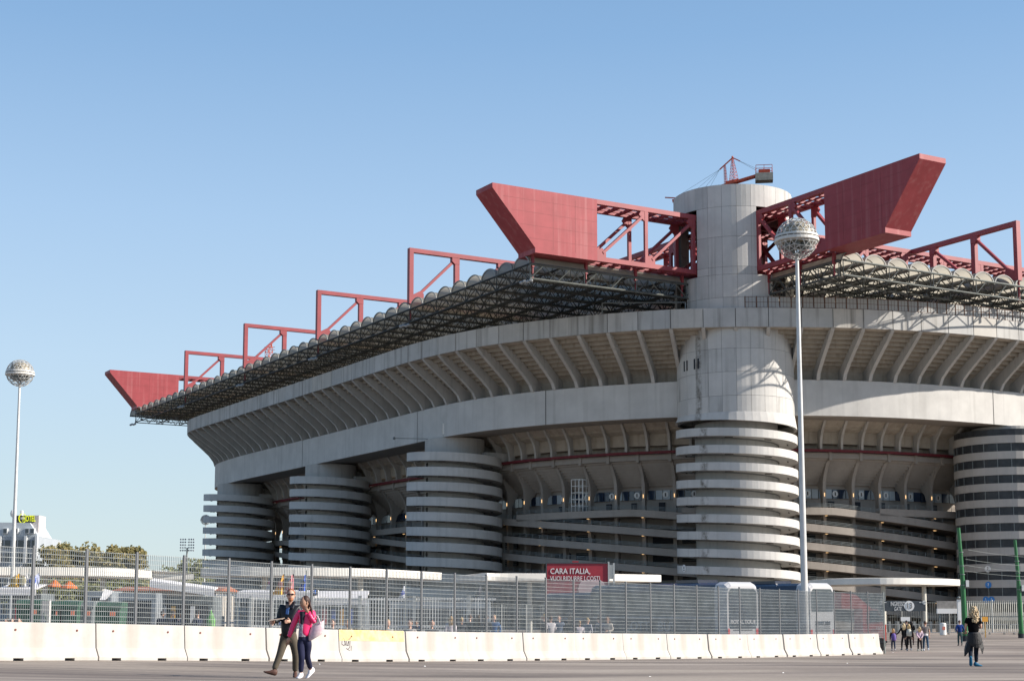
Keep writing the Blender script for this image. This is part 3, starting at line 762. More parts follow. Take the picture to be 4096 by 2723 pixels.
# ---- small fittings
c2 = S(-20.65, 48.9, 0)
m = MB()
for th in (250, 262):
    a = radians(th); p0 = Vector((c2.x+4.9*cos(a), c2.y+4.9*sin(a), 28.8+CAMZ)); m.tube(p0, p0+Vector((0,0,2.6)), .06, 5, 0); m.beam(p0+Vector((0,-.15,.5)), p0+Vector((0,-.15,2.3)), .3, .16, up=(0,1,0), mi=1)
m.build('antenna', [GALV, WHITEP], stad)
m = MB(); a = Vector((c2.x-4.4, c2.y-2.2, 28.8+CAMZ)); b = a + Vector((-5.6,0,.1)); m.tube(a, b, .06, 5); m.blob(b, .25, .25, .25, 8, 5); m.build('camera_arm', GALV, stad)
def disc_sign(name, c, nrm, r_, mats_, txt, sub=None, tcol=None, parent=stad):
    n = Vector(nrm).normalized(); sd = Vector((-n.y, n.x, 0)); m = MB()
    m.sweep([[Vector(c) + n*o + (sd*cos(q)+Vector((0,0,1))*sin(q))*r_ for q in [2*pi*k/24 for k in range(24)]] for o in (0, .05)], 0, closed=True, caps=True)
    o = m.build(name, mats_, parent)
    text_obj(txt, r_*1.0, tcol, o, Vector(c)+n*.06+Vector((0,0,r_*.15)), sd, (0,0,1), extr=.01, bold=.01)
    if sub: text_obj(sub, r_*.4, tcol, o, Vector(c)+n*.06-Vector((0,0,r_*.55)), sd, (0,0,1), extr=.01)
    return o
BLUE = mat('sign_blue', (.03,.22,.60), .4)
def on_cyl(c, r_, deg, z_): a = radians(deg); return Vector((c.x+r_*cos(a), c.y+r_*sin(a), z_+CAMZ)), (cos(a), sin(a), 0)
p0, n0 = on_cyl(c1, 8.87, 201.5, 6.4); disc_sign('round_sign', p0, n0, .52, WHITE, '8', 'GATE', GLASSD)
for deg, z_, mt, tc, tx, sb in ((228, 6.7, WHITE, GLASSD, '9', 'SETTORE'), (228, 4.3, BLUE, WHITE, '3', '2'), (224.5, 2.05, BLUE, WHITE, '1', None), (231, 2.05, BLUE, WHITE, '1', None)):
    p0, n0 = on_cyl(c5, 8.02, deg, z_); disc_sign('round_sign', p0, n0, .5, mt, tx, sb, tc)

# ---- erection crane left on the corner tower
def lattice(m, a, b, w0, w1, n, r_=.07, mi=0):
    a, b = Vector(a), Vector(b); d = (b-a).normalized(); x = d.orthogonal().normalized(); y = d.cross(x); prev = None
    for k in range(n+1):
        f = k/n; c = a.lerp(b, f); ww = w0*(1-f)+w1*f; q = [c + x*sx_*ww/2 + y*sy_*ww/2 for sx_, sy_ in ((-1,-1),(1,-1),(1,1),(-1,1))]
        if prev:
            for j in range(4):
                m.tube(prev[j], q[j], r_, 4, mi, caps=False); m.tube(prev[j], q[(j+1) % 4], r_*.7, 4, mi, caps=False); m.tube(q[j], q[(j+1) % 4], r_*.7, 4, mi, caps=False)
        prev = q
cr = thing('tower_crane', 'red lattice crane with concrete counterweight standing on top of the corner tower', 'crane', (c1.x, c1.y, 61.4+CAMZ))
zb = 61.4 + CAMZ
right = Vector((cos(radians(-8)), sin(radians(-8)), 0)); 
def CR(x, z_, y=0): return Vector((c1.x, c1.y, 0)) + right*x + Vector((-right.y, right.x, 0))*y + Vector((0, 0, zb + z_))
m = MB()
for y in (-.5, .5): m.beam(CR(-8.0,.35,y), CR(5.6,4.05,y), .16, .30, up=(0,0,1))
for k in range(12): m.tube(CR(-7.6+k*1.1,.45+k*.30,-.5), CR(-7.6+k*1.1,.45+k*.30,.5), .05, 4)
m.beam(CR(-8.9,.15), CR(-8.2,.3), .5, .4); m.beam(CR(-10.0,.75), CR(-8.3,.6), .12, .16); m.beam(CR(-.9,2.55), CR(1.0,2.95), .7, .45)
m.build('jib', REDO, cr)
m = MB(); lattice(m, CR(.35,2.7), CR(.17,6.3), 1.05, .22, 7, .035); lattice(m, CR(-.85,2.4), CR(-1.0,5.3), .38, .22, 7, .03)
m.beam(CR(-1.75,4.75), CR(.17,6.45), .16, .18); m.beam(CR(.17,6.5), CR(1.3,5.9), .12, .14); m.blob(CR(.17,6.6), .16, .16, .16, 8, 5)
m.build('mast', REDO, cr)
m = MB()
for q, zz_ in ((-7.6,1.2), (-5.6,1.5), (-4.2,1.8), (-3.3,2.0)): m.tube(CR(-1.75,4.75), CR(q,zz_), .022, 4, caps=False)
m.tube(CR(1.3,5.9), CR(3.8,4.6), .022, 4, caps=False); m.tube(CR(1.3,5.85), CR(3.6,4.5,.3), .022, 4, caps=False)
m.build('cable', JOINT, cr)
m = MB(); m.hexa([CR(a, b, c_) for b in (2.62, 3.78) for a, c_ in ((3.5,-.9),(6.1,-.9),(6.1,.9),(3.5,.9))]); m.build('counterweight', mat('counterweight_beige', (.46,.41,.33), .8, var=.3, scale=2), cr)
m = MB()
for a in (3.6, 4.8, 6.0):
    for c_ in (-.85, .85): m.tube(CR(a,3.8,c_), CR(a,4.95,c_), .045, 4)
for c_ in (-.85, .85):
    for b in (4.0, 4.95): m.tube(CR(3.6,b,c_), CR(6.0,b,c_), .05, 4)
m.beam(CR(4.0,4.15), CR(5.7,4.15), 1.0, .5); m.build('winch_cage', REDO, cr)
c4 = S(0, 185, 0); q = S(-6, 121, 0)
q = at(1080, 1440, 420); zc0 = q.z-6
cr2 = thing('tower_crane', 'far small orange lattice crane top rising behind the vaulted roof edge on the left', 'crane', (q.x, q.y, zc0))
m = MB(); za_, zb2_ = at(1080, 1388, 420).z, at(1080, 1374, 420).z; lattice(m, (q.x, q.y, zc0), (q.x-.4, q.y, za_), 1.5, 1.5, 7, .09)
for z_ in (za_, za_-.75): m.beam((q.x-1.6, q.y, z_), (q.x+1.3, q.y, z_), .12, .12)
m.beam((q.x+.3, q.y, za_-.2), (q.x+.3, q.y, zb2_), .4, .4)
m.build('mast', REDO, cr2)

# ================================================================== BARRIER ROW AND MESH FENCE
BA = radians(41.04); BD = Vector((sin(BA), cos(BA), 0)); BN = Vector((cos(BA), -sin(BA), 0))     # along the row / towards the camera
Y0b, A0, B0, C0 = 42.668, -.26998, .046, .053
def rowpt(k):      # joint k (0 = first joint in view)
    X0 = -11.52; return Vector((X0 + BD.x*3.0*k, 42.668 + BD.y*3.0*k, 0))
CB = concrete('barrier_concrete', (.475,.455,.43), (.30,.25,.20), .5, 1.4)
CBY = mat('barrier_yellow', (.72,.45,.13), .75, var=.2, scale=3, col2=(.60,.50,.34))
RUST = mat('rusty_hole', (.16,.05,.035), .9)
GRAF = mat('spray_black', (.05,.04,.045), .6)
bar_prof = [(-.30,0),(-.30,.09),(-.155,.34),(-.085,.98),(-.07,1.0),(.07,1.0),(.085,.98),(.155,.34),(.30,.09),(.30,0)]
def barrier_mesh():
    m = MB(); L = 2.982
    # feet cut-outs: body sections between them sit on the ground
    xs = [0, .42, .72, 1.95, 2.25, L]
    for a, b in zip(xs, xs[1:]):
        notch = (a, b) in ((.42,.72),(1.95,2.25)); lo = .065 if notch else 0.0
        pr = [(y, max(z, lo)) for y, z in bar_prof]
        rows = [[Vector((x, y, z)) for y, z in pr] for x in (a + (.0 if a else .012), b - (.0 if b < L else .012))]
        m.sweep(rows, 0, closed=True, caps=True)
    return m
def place_barrier(p, rz, label, yellow=False, proto=[None]):
    t = thing('road_barrier', label, 'concrete barrier', p, rz, 'concrete barriers in a row below the mesh fence')
    if proto[0] is None:
        b = MB(); b = barrier_mesh(); b.v = [tuple(Vector(q)+Vector(p)) for q in b.v]; body = b.build('body', CB, t)
        h = MB()
        h.tube(Vector(p)+Vector((.55,-.12,.80)), Vector(p)+Vector((.55,-.108,.80)), .03, 8)
        hole = h.build('lifting_hole', RUST, t)
        h = MB(); h.tube(Vector(p)+Vector((2.4,-.12,.80)), Vector(p)+Vector((2.4,-.108,.80)), .03, 8)
        proto[0] = (body, hole, h.build('lifting_hole', RUST, t))
    else:
        for q in proto[0]: c = clone(q, t)
    return t
ords = ['nearest, leftmost', 'second', 'third', 'fourth', 'fifth', 'sixth', 'seventh', 'eighth', 'ninth', 'tenth', 'eleventh', 'twelfth', 'thirteenth', 'fourteenth', 'fifteenth', 'sixteenth', 'seventeenth']
rzb = atan2(BD.y, BD.x)
idx = 0
for k in range(-2, 15):
    p = rowpt(k); q = rowpt(k+1); gz = ground(p.x, p.y); gz2 = ground(q.x, q.y)
    special = (k == 3)
    if special: lab = 'pale concrete road barrier with yellow painted top and black scribble'
    elif k == -1: lab = 'stained concrete road barrier at the left edge with brown streaks'
    elif k == -2: lab = 'concrete road barrier cut off by the left edge of the photo'
    else: lab = 'plain pale concrete road barrier, %s in the row counted from the left' % ords[k+2]
    rr = random.Random(k+50)
    jt = 0.0 if special else 1.0
    b = place_barrier((p.x+BN.x*jt*rr.uniform(-.03,.03), p.y+BN.y*jt*rr.uniform(-.03,.03), gz), rzb + jt*radians(rr.uniform(-1.0,1.0)), lab)
    b.rotation_euler = (0, -atan2(gz2-gz, 3.0), b.rotation_euler.z)
    if special:
        bd = b.children[0]; me = bd.data.copy(); bd.data = me; me.materials.append(CBY)
        mt = Matrix.Rotation(rzb, 4, 'Z')
        m = MB()
        pr = [(-.0905,.66+.0),(-.0878,.975),(-.073,1.006),(.073,1.006),(.0878,.975),(.1215,.66)]
        pr = [(-.127,.66),(-.0895,.982),(-.073,1.006),(.073,1.006),(.0895,.982),(.127,.66)]
        m.sweep([[Vector((p.x+x, p.y+y, gz+z)) for y, z in pr] for x in (.02, 2.93)], 0)
        m.build('painted_band', CBY, b)
        m = MB(); rg = [(.15,.72),(.12,.55),(.22,.5),(.28,.62),(.2,.74),(.3,.5),(.34,.66),(.44,.72),(.42,.52),(.34,.5),(.5,.78),(.46,.45),(.36,.38),(.3,.42),(.42,.36),(.5,.28),(.53,.5)]
        for (x0, z0), (x1, z1) in zip(rg, rg[1:]): m.beam((p.x+x0, p.y-.185+.098*z0, gz+z0), (p.x+x1, p.y-.185+.098*z1, gz+z1), .02, .012, up=(0,1,.1))
        m.build('graffiti', GRAF, b)
pe = rowpt(15) + BD*.12 - BN*.1
place_barrier((pe.x + .0, pe.y, ground(pe.x, pe.y)), radians(90+16), 'concrete road barrier turned end-on at the far right end of the row')
bpy.context.view_layer.update()

# mesh fence standing behind the barrier row
FW = 3.0/1.804
FEN = mat('fence_steel', (.34,.36,.36), .5, metal=.2, var=.25, scale=2)
FENP = mat('fence_post', (.12,.125,.135), .5, metal=.2)
fb = rowpt(-2.6) - BN*.42
fen = thing('mesh_fence', 'tall grey steel mesh fence standing along the back of the concrete barriers', 'fence', (fb.x, fb.y, ground(fb.x, fb.y)))
fpx = [42,257,455.5,640,817,984,1142.8,1297.6,1445,1583,1719,1847.6,1969.9,2083.8,2196.8,2312,2413.6,2511.7,2606,2698,2785.7,2871,2951,3027.6,3102.5,3179.7,3246.9,3314.6,3381.7,3447.3,3511.4]
def fencept(k): 
    d = -3.33 + FW*(k) + .0
    return rowpt(0) + BD*d - BN*.42
NF = 31
def ftop(p): return ground(p.x, p.y) + 3.02
pw0 = fencept(-3); pw1 = fencept(-2)
panel = None
for k in range(-3, NF):
    p = fencept(k); z0 = ground(p.x, p.y); q = fencept(k+1); z1 = ground(q.x, q.y)
    m = MB(); m.beam((p.x, p.y, z0), (p.x, p.y, z0+3.06), .06, .06, up=BD)
    m.build('post', FENP if k < NF-1 else GALV, fen)
    if k == NF-1: break
    m = MB(); nb = 24; dz = z1-z0
    for b in range(nb):
        f = (b+.9)/(nb+.8); x = p.lerp(q, f); zz = z0+dz*f
        m.beam((x.x, x.y, zz+.78), (x.x, x.y, zz+3.0), .024, .004, up=BD)
    for b in range(17):
        zz = .80 + b*.1368; m.beam((p.x, p.y, z0+zz), (q.x, q.y, z1+zz), .010, .010)
    m.build('mesh_panel', FEN, fen)

# ================================================================== LAMP POSTS
LGRID = mat('lamp_cage', (.46,.46,.45), .5, metal=.1)
LRING = mat('lamp_ring', (.62,.60,.56), .5, var=.2, scale=3)
LCORE = mat('lamp_core', (.30,.26,.18), .6, var=.25, scale=4)
def lamp_post(px, Y, label, yc=955, R_=1.28, half=False, base_y=2540):
    b = gp(px, Y, base_y); zc = at(px, yc, Y).z
    t = thing('street_lamp', label, 'lamp post', tuple(b), 0, 'tall lamp posts with spherical lattice heads')
    m = MB(); m.tube(b, (b.x, b.y, b.z+4), .215, 14, r2=.20); m.tube((b.x, b.y, b.z+4), (b.x, b.y, zc-.9*R_), .20, 14, r2=.105)
    m.build('pole', POLEW, t, smooth=False)
    c = Vector((b.x, b.y, zc)); rnd = random.Random(4)
    bm = bmesh.new(); bmesh.ops.create_icosphere(bm, subdivisions=3, radius=R_)
    m = MB()
    for e in bm.edges:
        a, d = e.verts[0].co, e.verts[1].co
        if abs(a.z) < .14*R_ and abs(d.z) < .14*R_: continue
        if half and max(a.z, d.z) > .1: continue
        if a.z < -.2*R_ and rnd.random() < .12: continue
        m.beam(c + a, c + d, .034, .03, up=a)
    m.build('lattice_cage', LGRID, t); bm.free()
    m = MB(); m.lathe([(R_*1.0, -.19*R_+c.z), (R_*1.06, -.17*R_+c.z), (R_*1.06, -.03*R_+c.z), (R_*1.0, -.02*R_+c.z)], (c.x, c.y, 0), 36)
    m.lathe([(R_*1.0, .03*R_+c.z), (R_*1.045, .04*R_+c.z), (R_*1.02, .14*R_+c.z), (R_*.96, .16*R_+c.z)], (c.x, c.y, 0), 36)
    m.lathe([(R_*.97, -.05*R_+c.z), (R_*.97, .05*R_+c.z)], (c.x, c.y, 0), 30, 1)
    m.build('equator_ring', [LRING, JOINT], t)
    m = MB(); m.lathe([(.25, .82*R_+c.z), (R_*.62, .62*R_+c.z), (R_*.80, .15*R_+c.z), (R_*.80, -.12*R_+c.z), (R_*.45, -.30*R_+c.z), (.2, -.34*R_+c.z)], (c.x, c.y, 0), 20)
    m.build('lamp_core', LCORE, t, smooth=True)
    m = MB()
    for k in range(7):
        a = 2*pi*k/7; m.lathe([(.13, c.z-.52*R_), (.30, c.z-.42*R_), (.24, c.z-.24*R_)], (c.x+.62*cos(a), c.y+.62*sin(a), 0), 10)
        m.tube((c.x, c.y, c.z-.9*R_), (c.x+.62*cos(a), c.y+.62*sin(a), c.z-.3*R_), .04, 5)
    m.build('luminaire', GALV, t)
    return t
lamp_post(3222, 92.5, 'tall pale lamp post with a big spherical lattice head, in front of the corner tower')
lamp_post(40, 144, 'tall pale lamp post with spherical lattice head near the left edge beside the hotel', yc=1492)
lamp_post(812, 385, 'distant lamp post with lattice sphere showing between the ramps of the leftmost tower', yc=2078, R_=1.28)
# far stadium floodlight rack
fl = gp(740, 420); t = thing('floodlight_mast', 'distant small rack of floodlights on a thin mast above the trees', 'floodlight', tuple(fl))
m = MB(); m.tube(fl, (fl.x, fl.y, at(740, 2190, 420).z), .25, 6); zt_ = at(740, 2190, 420).z; m.build('mast', GALV, t)
m = MB()
for r_ in range(5):
    for c_ in range(6): 
        m.blob((fl.x-1.6+c_*.62+(.2 if c_ > 2 else -.2), fl.y, zt_-.7+r_*.75), .24, .2, .24, 6, 4)
for r_ in range(5): m.beam((fl.x-1.9, fl.y+.15, zt_-.7+r_*.75), (fl.x+1.9, fl.y+.15, zt_-.7+r_*.75), .05, .05)
m.build('lamp_rack', mat('flood_dark', (.28,.29,.32), .5), t)

# green tram poles and wires
GREEN = mat('green_paint', (.012,.13,.032), .35, var=.12, scale=2, spec=.6)
for n_, (pxb, pyb, pyt, Y, lab) in enumerate(((3862, 2562, 2110, 129, 'green tapered tram pole behind the man in the blue jacket'), (4086, 2552, 2158, 146, 'green tapered tram pole at the right edge of the photo'))):
    b = gp(pxb, Y, pyb); zt_ = at(pxb, pyt, Y).z
    t = thing('tram_pole', lab, 'pole', tuple(b), 0, 'green poles carrying tram wires')
    h = zt_-b.z; m = MB(); lean = Vector((-.22, 0, 0))
    P_ = lambda f: b + Vector((0,0,h*f)) + lean*f*f*1.2
    m.tube(P_(0), P_(.07), .27, 14); m.tube(P_(.07), P_(.55), .225, 14, r2=.20); m.tube(P_(.55), P_(.80), .185, 14, r2=.17); m.tube(P_(.80), P_(1), .15, 14, r2=.14); m.build('pole', GREEN, t)
    m = MB()
    for f in (.49, .66, .78, .585): m.tube(P_(f), P_(f)+Vector((0,0,.06)), .24, 12)
    m.build('clamp', GALV, t)
    m = MB(); m.beam(P_(.5)+Vector((.33,-.1,-.2)), P_(.5)+Vector((.33,-.1,.35)), .30, .25); m.build('control_box', WHITEP, t)
    m = MB(); m.tube(P_(0)-Vector((0,0,.02)), P_(.05), .30, 12); m.build('base_sleeve', DARK, t)
wm = MB(); a = at(3862, 2235, 129); b = at(4100, 2262, 146)
for dz_, e in ((0, 0), (-.5, .15), (-.95, .4), (.75, -.8)):
    pr = None
    for k in range(9):
        f = k/8; q = a.lerp(b + Vector((3,0,0)), f) + Vector((0, e, dz_ - .35*4*f*(1-f)*.6)); 
        if pr is not None: wm.tube(pr, q, .018, 4, caps=False)
        pr = q
o = wm.build('tram_wires', GALV, None, org=(a.x, a.y, a.z)); tag(o, 'thin overhead tram wires strung between the two green poles', 'wires')

# ================================================================== GATES: canopies, palisade, turnstiles
CANW = mat('canopy_white', (.74,.71,.65), .6, var=.12, scale=.5)
def canopy(pts, label, depth=5.5, th=.75, cols=()):
    """curved flat roof; pts = front edge (x, y) in plan, z of the top edge"""
    b = Vector((pts[len(pts)//2][0], pts[len(pts)//2][1], 0))
    t = thing('gate_canopy', label, 'canopy', tuple(b), 0, 'white curved canopies over the stadium gates')
    # smooth
    P = []
    for k in range(len(pts)-1):
        p0, p1, p2, p3 = pts[max(k-1,0)], pts[k], pts[k+1], pts[min(k+2,len(pts)-1)]
        for s_ in range(6):
            f = s_/6; P.append(tuple(.5*((2*p1[j]) + (-p0[j]+p2[j])*f + (2*p0[j]-5*p1[j]+4*p2[j]-p3[j])*f*f + (-p0[j]+3*p1[j]-3*p2[j]+p3[j])*f**3) for j in (0,1)))
    P.append(pts[-1]); rows = []
    ztop = 4.3 + CAMZ
    for k, (x, y) in enumerate(P):
        a, c = P[max(k-1,0)], P[min(k+1,len(P)-1)]; d = Vector((c[0]-a[0], c[1]-a[1], 0)).normalized(); n = Vector((-d.y, d.x, 0))
        if n.y < 0: n = -n
        e = min(1.0, min(k, len(P)-1-k)/5.0); dd = depth*(.35+.65*e)
        q = Vector((x, y, 0)); rows.append([q+Vector((0,0,ztop)), q+Vector((0,0,ztop-th)), q+n*.3+Vector((0,0,ztop-th-.08)), q+n*dd+Vector((0,0,ztop-th-.08)), q+n*dd+Vector((0,0,ztop-.25)), q+n*.5+Vector((0,0,ztop+.05))])
    m = MB(); m.sweep(rows, 0, closed=True, caps=True); m.build('roof_slab', CANW, t)
    for (x, y) in cols:
        m = MB(); m.tube((x, y, 0), (x, y, ztop-th), .27, 12); m.build('column', mat('column_cream', (.55,.53,.47), .6), t)
    return t
canopy([(-50,144),(-46.9,145.1),(-42.3,146.3),(-38.4,148.5),(-37,154.8),(-36.9,162.7)], 'white curved gate canopy at the far left in front of the trees', cols=((-45,149),(-40,151)))
canopy([(-30,149),(-28.7,147.5),(-24.8,146.4),(-17.5,147.6),(-12.9,152),(-7.5,164.8)], 'white curved gate canopy behind the flags, left of the billboard', cols=((-24,150),(-15,153)))
canopy([(-2.7,166.5),(-1.3,168.1),(5.9,169.2),(11.2,171),(16.9,175)], 'white gate canopy just behind the red billboard', cols=((2,172),(12,175)))
pD1 = gp(3549.6, 190, 2524); pD2 = gp(3736, 190, 2520)
canopy([(39,203),(40.4,193.8),(43.7,190.1),(48.5,190.1),(53.4,193),(58,199)], 'white curved gate canopy on round columns above the gate 13 sign', depth=7, cols=((pD1.x, 191.5), (pD2.x, 194)))

PALM = mat('palisade_steel', (.33,.335,.31), .5, metal=.25, var=.25, scale=1.5)
PALB = mat('palisade_post', (.48,.48,.45), .5, metal=.2)
def palisade(name, label, a, b, h, gap, mt, mtp, bars_w=.11, post=3.0, rails=(.5, .97), mid=None, z0=0.0, two=False):
    a, b = Vector((a[0], a[1], 0)), Vector((b[0], b[1], 0)); d = b-a; L = d.length; d.normalize()
    t = thing(name, label, 'fence', (a.x, a.y, z0)); n = int(L/gap); m = MB()
    for k in range(n):
        p = a + d*(k*gap); m.beam((p.x, p.y, z0+.12), (p.x, p.y, z0+h), bars_w, .03, up=d)
    for r_ in rails: m.beam((a.x, a.y, z0+h*r_), (b.x, b.y, z0+h*r_), .06, .09)
    m.build('slat_panel', mt, t)
    m = MB(); k = 0
    while k*post < L:
        p = a + d*(k*post); m = MB(); m.beam((p.x, p.y-.05, z0), (p.x, p.y-.05, z0+h+.08), .16, .14, up=d); m.build('post', mtp, t); k += 1
    return t
palisade('palisade_fence', 'tall grey palisade fence behind the gate 13 sign and the crowd barriers', (gp(3420,196).x, 196), (gp(3835,196).x, 196), 3.75, .30, PALM, PALB)
palisade('palisade_fence', 'tall pale palisade fence at the right edge behind the blonde woman', (gp(3836,194).x, 194), (gp(4180,186).x, 186), 3.85, .26, PALM, PALB, bars_w=.16, post=4.6)
palisade('palisade_fence', 'grey palisade fence at the foot of the spiral towers in the middle', (-10, 185), (gp(3300,196).x, 196), 3.3, .32, PALM, PALB)

SIGND = mat('sign_charcoal', (.055,.065,.075), .5)
p = at(2996+990*.5248, 2400, 188); q = at(2996+1345*.5248, 2400, 188)
t = thing('gate_sign', 'dark entrance sign reading INGRESSO GATE 13 under the canopy', 'sign', (p.x, 188, p.z))
zt_, zb_ = at(3550, 2401, 188).z, at(3550, 2443, 188).z
m = MB(); m.box(p.x, q.x, 187.95, 188.1, zb_, zt_); m.build('board', SIGND, t)
for px in (3530, 3690): 
    xx = gp(px, 188.3).x; m = MB(); m.beam((xx, 188.3, 0), (xx, 188.3, zt_), .15, .15); m.build('sign_post', SIGND, t)
cz = (zt_+zb_)/2
text_obj('INGRESSO', .78, WHITE, t, (at(3591,2415,188).x, 187.93, cz+.22), (1,0,0), (0,0,1), sx=.50, bold=.0)
text_obj('GATE', .66, WHITE, t, (at(3590,2430,188).x, 187.93, cz-.38), (1,0,0), (0,0,1), sx=.55, shear=.2)
c = Vector((at(2996+1220*.5248,2421,188).x, 187.93, cz)); m = MB()
m.sweep([[c + Vector((cos(k*pi/12)*.62, o_, sin(k*pi/12)*.62)) for k in range(24)] for o_ in (0, .04)], 0, closed=True, caps=True); m.build('number_disc', WHITE, t)
text_obj('13', 1.0, SIGND, t, (c.x, 187.90, cz), (1,0,0), (0,0,1), sx=.8, bold=.0)
for px, tx in ((2996+1007*.5248, '12'), (2996+1335*.5248, '14')):
    c = Vector((at(px,2409,188).x, 187.93, cz+.42)); m = MB()
    m.sweep([[c + Vector((cos(k*pi/8)*.24, o_, sin(k*pi/8)*.24)) for k in range(16)] for o_ in (0, .03)], 0, closed=True, caps=True)
    s_ = 1 if tx == '12' else -1; m.beam(c+Vector((s_*.35,0,0)), c+Vector((s_*.62,0,0)), .03, .08); m.build('gate_arrow', WHITEP, t)
    text_obj(tx, .3, SIGND, t, (c.x, 187.90, c.z), (1,0,0), (0,0,1))
# notice wall with white strip, white pillar, boards
p = at(2996+1432*.5248, 2400, 186); q = at(2996+1588*.5248, 2400, 186)
t = thing('notice_wall', 'grey ticket panel with a white strip under the right end of the gate canopy', 'panel', (p.x, 186, 0))
m = MB(); m.box(p.x, q.x, 186, 186.25, at(3800,2451,186).z, at(3800,2402,186).z); m.build('board', mat('panel_grey', (.30,.28,.26), .6, var=.3, scale=2), t)
m = MB(); m.box(p.x-.02, q.x+.02, 185.9, 186.3, at(3800,2452,186).z-.01, at(3800,2433,186).z); m.build('white_strip', WHITE, t)
m = MB(); m.box(p.x+.2, p.x+.4, 186.05, 186.2, 0, at(3800,2450,186).z); m.box(q.x-.4, q.x-.2, 186.05, 186.2, 0, at(3800,2450,186).z); m.build('panel_post', GALV, t)
p = at(2996+1590*.5248, 2400, 185); q = at(2996+1615*.5248, 2400, 185)
t = thing('white_pillar', 'tall white pillar with two small lamps beside the green tram pole', 'pillar', (p.x, 185, 0))
m = MB(); m.box(p.x, q.x, 185, 185.4, 0, at(3840,2396,185).z); m.build('shaft', WHITE, t)
m = MB(); 
for dx in (.1, .75): m.blob((p.x+dx, 184.9, at(3840,2392,185).z+.1), .22, .25, .15, 8, 5)
m.build('pillar_lamp', GALV, t)
c = at(2996+1192*.5248, 2475, 180); t = thing('notice_board', 'small blank white notice board standing behind the crowd barriers', 'sign', (c.x, 180, 0))
m = MB(); m.box(c.x-.27*2, c.x+.27*2, 179.97, 180.02, at(3620,2483,180).z, at(3620,2466,180).z); m.build('board', WHITE, t)
m = MB(); m.beam((c.x, 180.05, 0), (c.x, 180.05, at(3620,2466,180).z), .06, .06); m.build('stand', GALV, t)
c = gp(2996+1803*.5248, 150, 2546); t = thing('post_sign', 'small orange sign on a thin post right of the blonde woman', 'sign', tuple(c))
m = MB(); m.beam(c, c+Vector((0,0,1.9)), .08, .08); m.build('stake', mat('stake_orange', (.55,.30,.05), .6), t)
zt_ = at(3942, 2465, 150).z; m = MB(); m.box(c.x-.28, c.x+.28, c.y-.06, c.y-.03, zt_-.48, zt_); m.build('plate', mat('plate_orange', (.85,.40,.06), .5), t)
c = gp(2996+1480*.5248, 165, 2534); t = thing('litter_bin', 'white litter bin standing in front of the crowd barriers', 'bin', tuple(c))
m = MB(); m.lathe([(.30,c.z+.05),(.34,c.z+.1),(.34,c.z+1.25),(.28,c.z+1.33),(.1,c.z+1.36)], (c.x,c.y,0), 14); m.build('drum', WHITEP, t); m = MB(); m.box(c.x-.16, c.x+.16, c.y-.36, c.y-.34, c.z+.6, c.z+.95); m.build('bin_sticker', mat('sticker_red', (.6,.2,.15), .5), t)
# crowd barriers
cb0 = None
def crowd_barrier(p, rz, lab):
    global cb0
    if cb0 is None:
        t = thing('crowd_barrier', lab, 'crowd barrier', tuple(p), 0, 'silver crowd barriers in front of the gate')
        m = MB(); W = 2.3
        for z_ in (.2, 1.08): m.tube(p+Vector((0,0,z_)), p+Vector((W,0,z_)), .028, 6)
        for x in (0, W): m.tube(p+Vector((x,0,.2)), p+Vector((x,0,1.08)), .028, 6)
        for k in range(1, 16): m.tube(p+Vector((W*k/16,0,.2)), p+Vector((W*k/16,0,1.08)), .012, 4, caps=False)
        m.build('frame', GALV2, t)
        for x in (.35, W-.35):
            m = MB(); m.beam(p+Vector((x,-.35,.03)), p+Vector((x,0,.22)), .05, .04); m.beam(p+Vector((x,.35,.03)), p+Vector((x,0,.22)), .05, .04); m.beam(p+Vector((x,-.35,.03)), p+Vector((x,.35,.03)), .05, .04); m.build('foot', GALV, t)
        cb0 = t; t.rotation_euler = (0,0,rz); return t
    c = copy_tree(cb0, None, tuple(p), rz); c['label'] = lab; return c
GALV2 = mat('bright_galvanised', (.50,.50,.48), .4, metal=.4)
ordn = ['first','second','third','fourth','fifth','sixth','seventh','eighth','ninth','tenth','eleventh','twelfth','thirteenth','fourteenth','fifteenth','sixteenth']
xa = gp(3515, 172, 2534).x; k = 0; x = xa
while x < gp(4110, 172).x and k < 16:
    yy = 172 + .6*sin(k*1.7); crowd_barrier(Vector((x, yy, 0)), radians(3*sin(k*2.1)), 'silver tubular crowd barrier, %s from the left in the line before the gate' % ordn[k]); x += 2.42; k += 1
# turnstiles
for k in range(9):
    x = gp(3530 + k*33, 186).x; t = thing('turnstile', 'grey turnstile post, %s from the left below the gate 13 sign' % ordn[k], 'turnstile', (x, 186.5, 0), 0, 'turnstiles under the gate canopy')
    m = MB(); m.box(x-.12, x+.12, 186.2, 187.3, 0, 1.35); m.build('housing', PALM, t)
    m = MB(); m.tube((x+.1,186.7,.95), (x+.6,186.7,.95), .03, 5); m.tube((x+.1,186.7,.9), (x+.4,186.7,.45), .03, 5); m.build('arm', GALV, t)

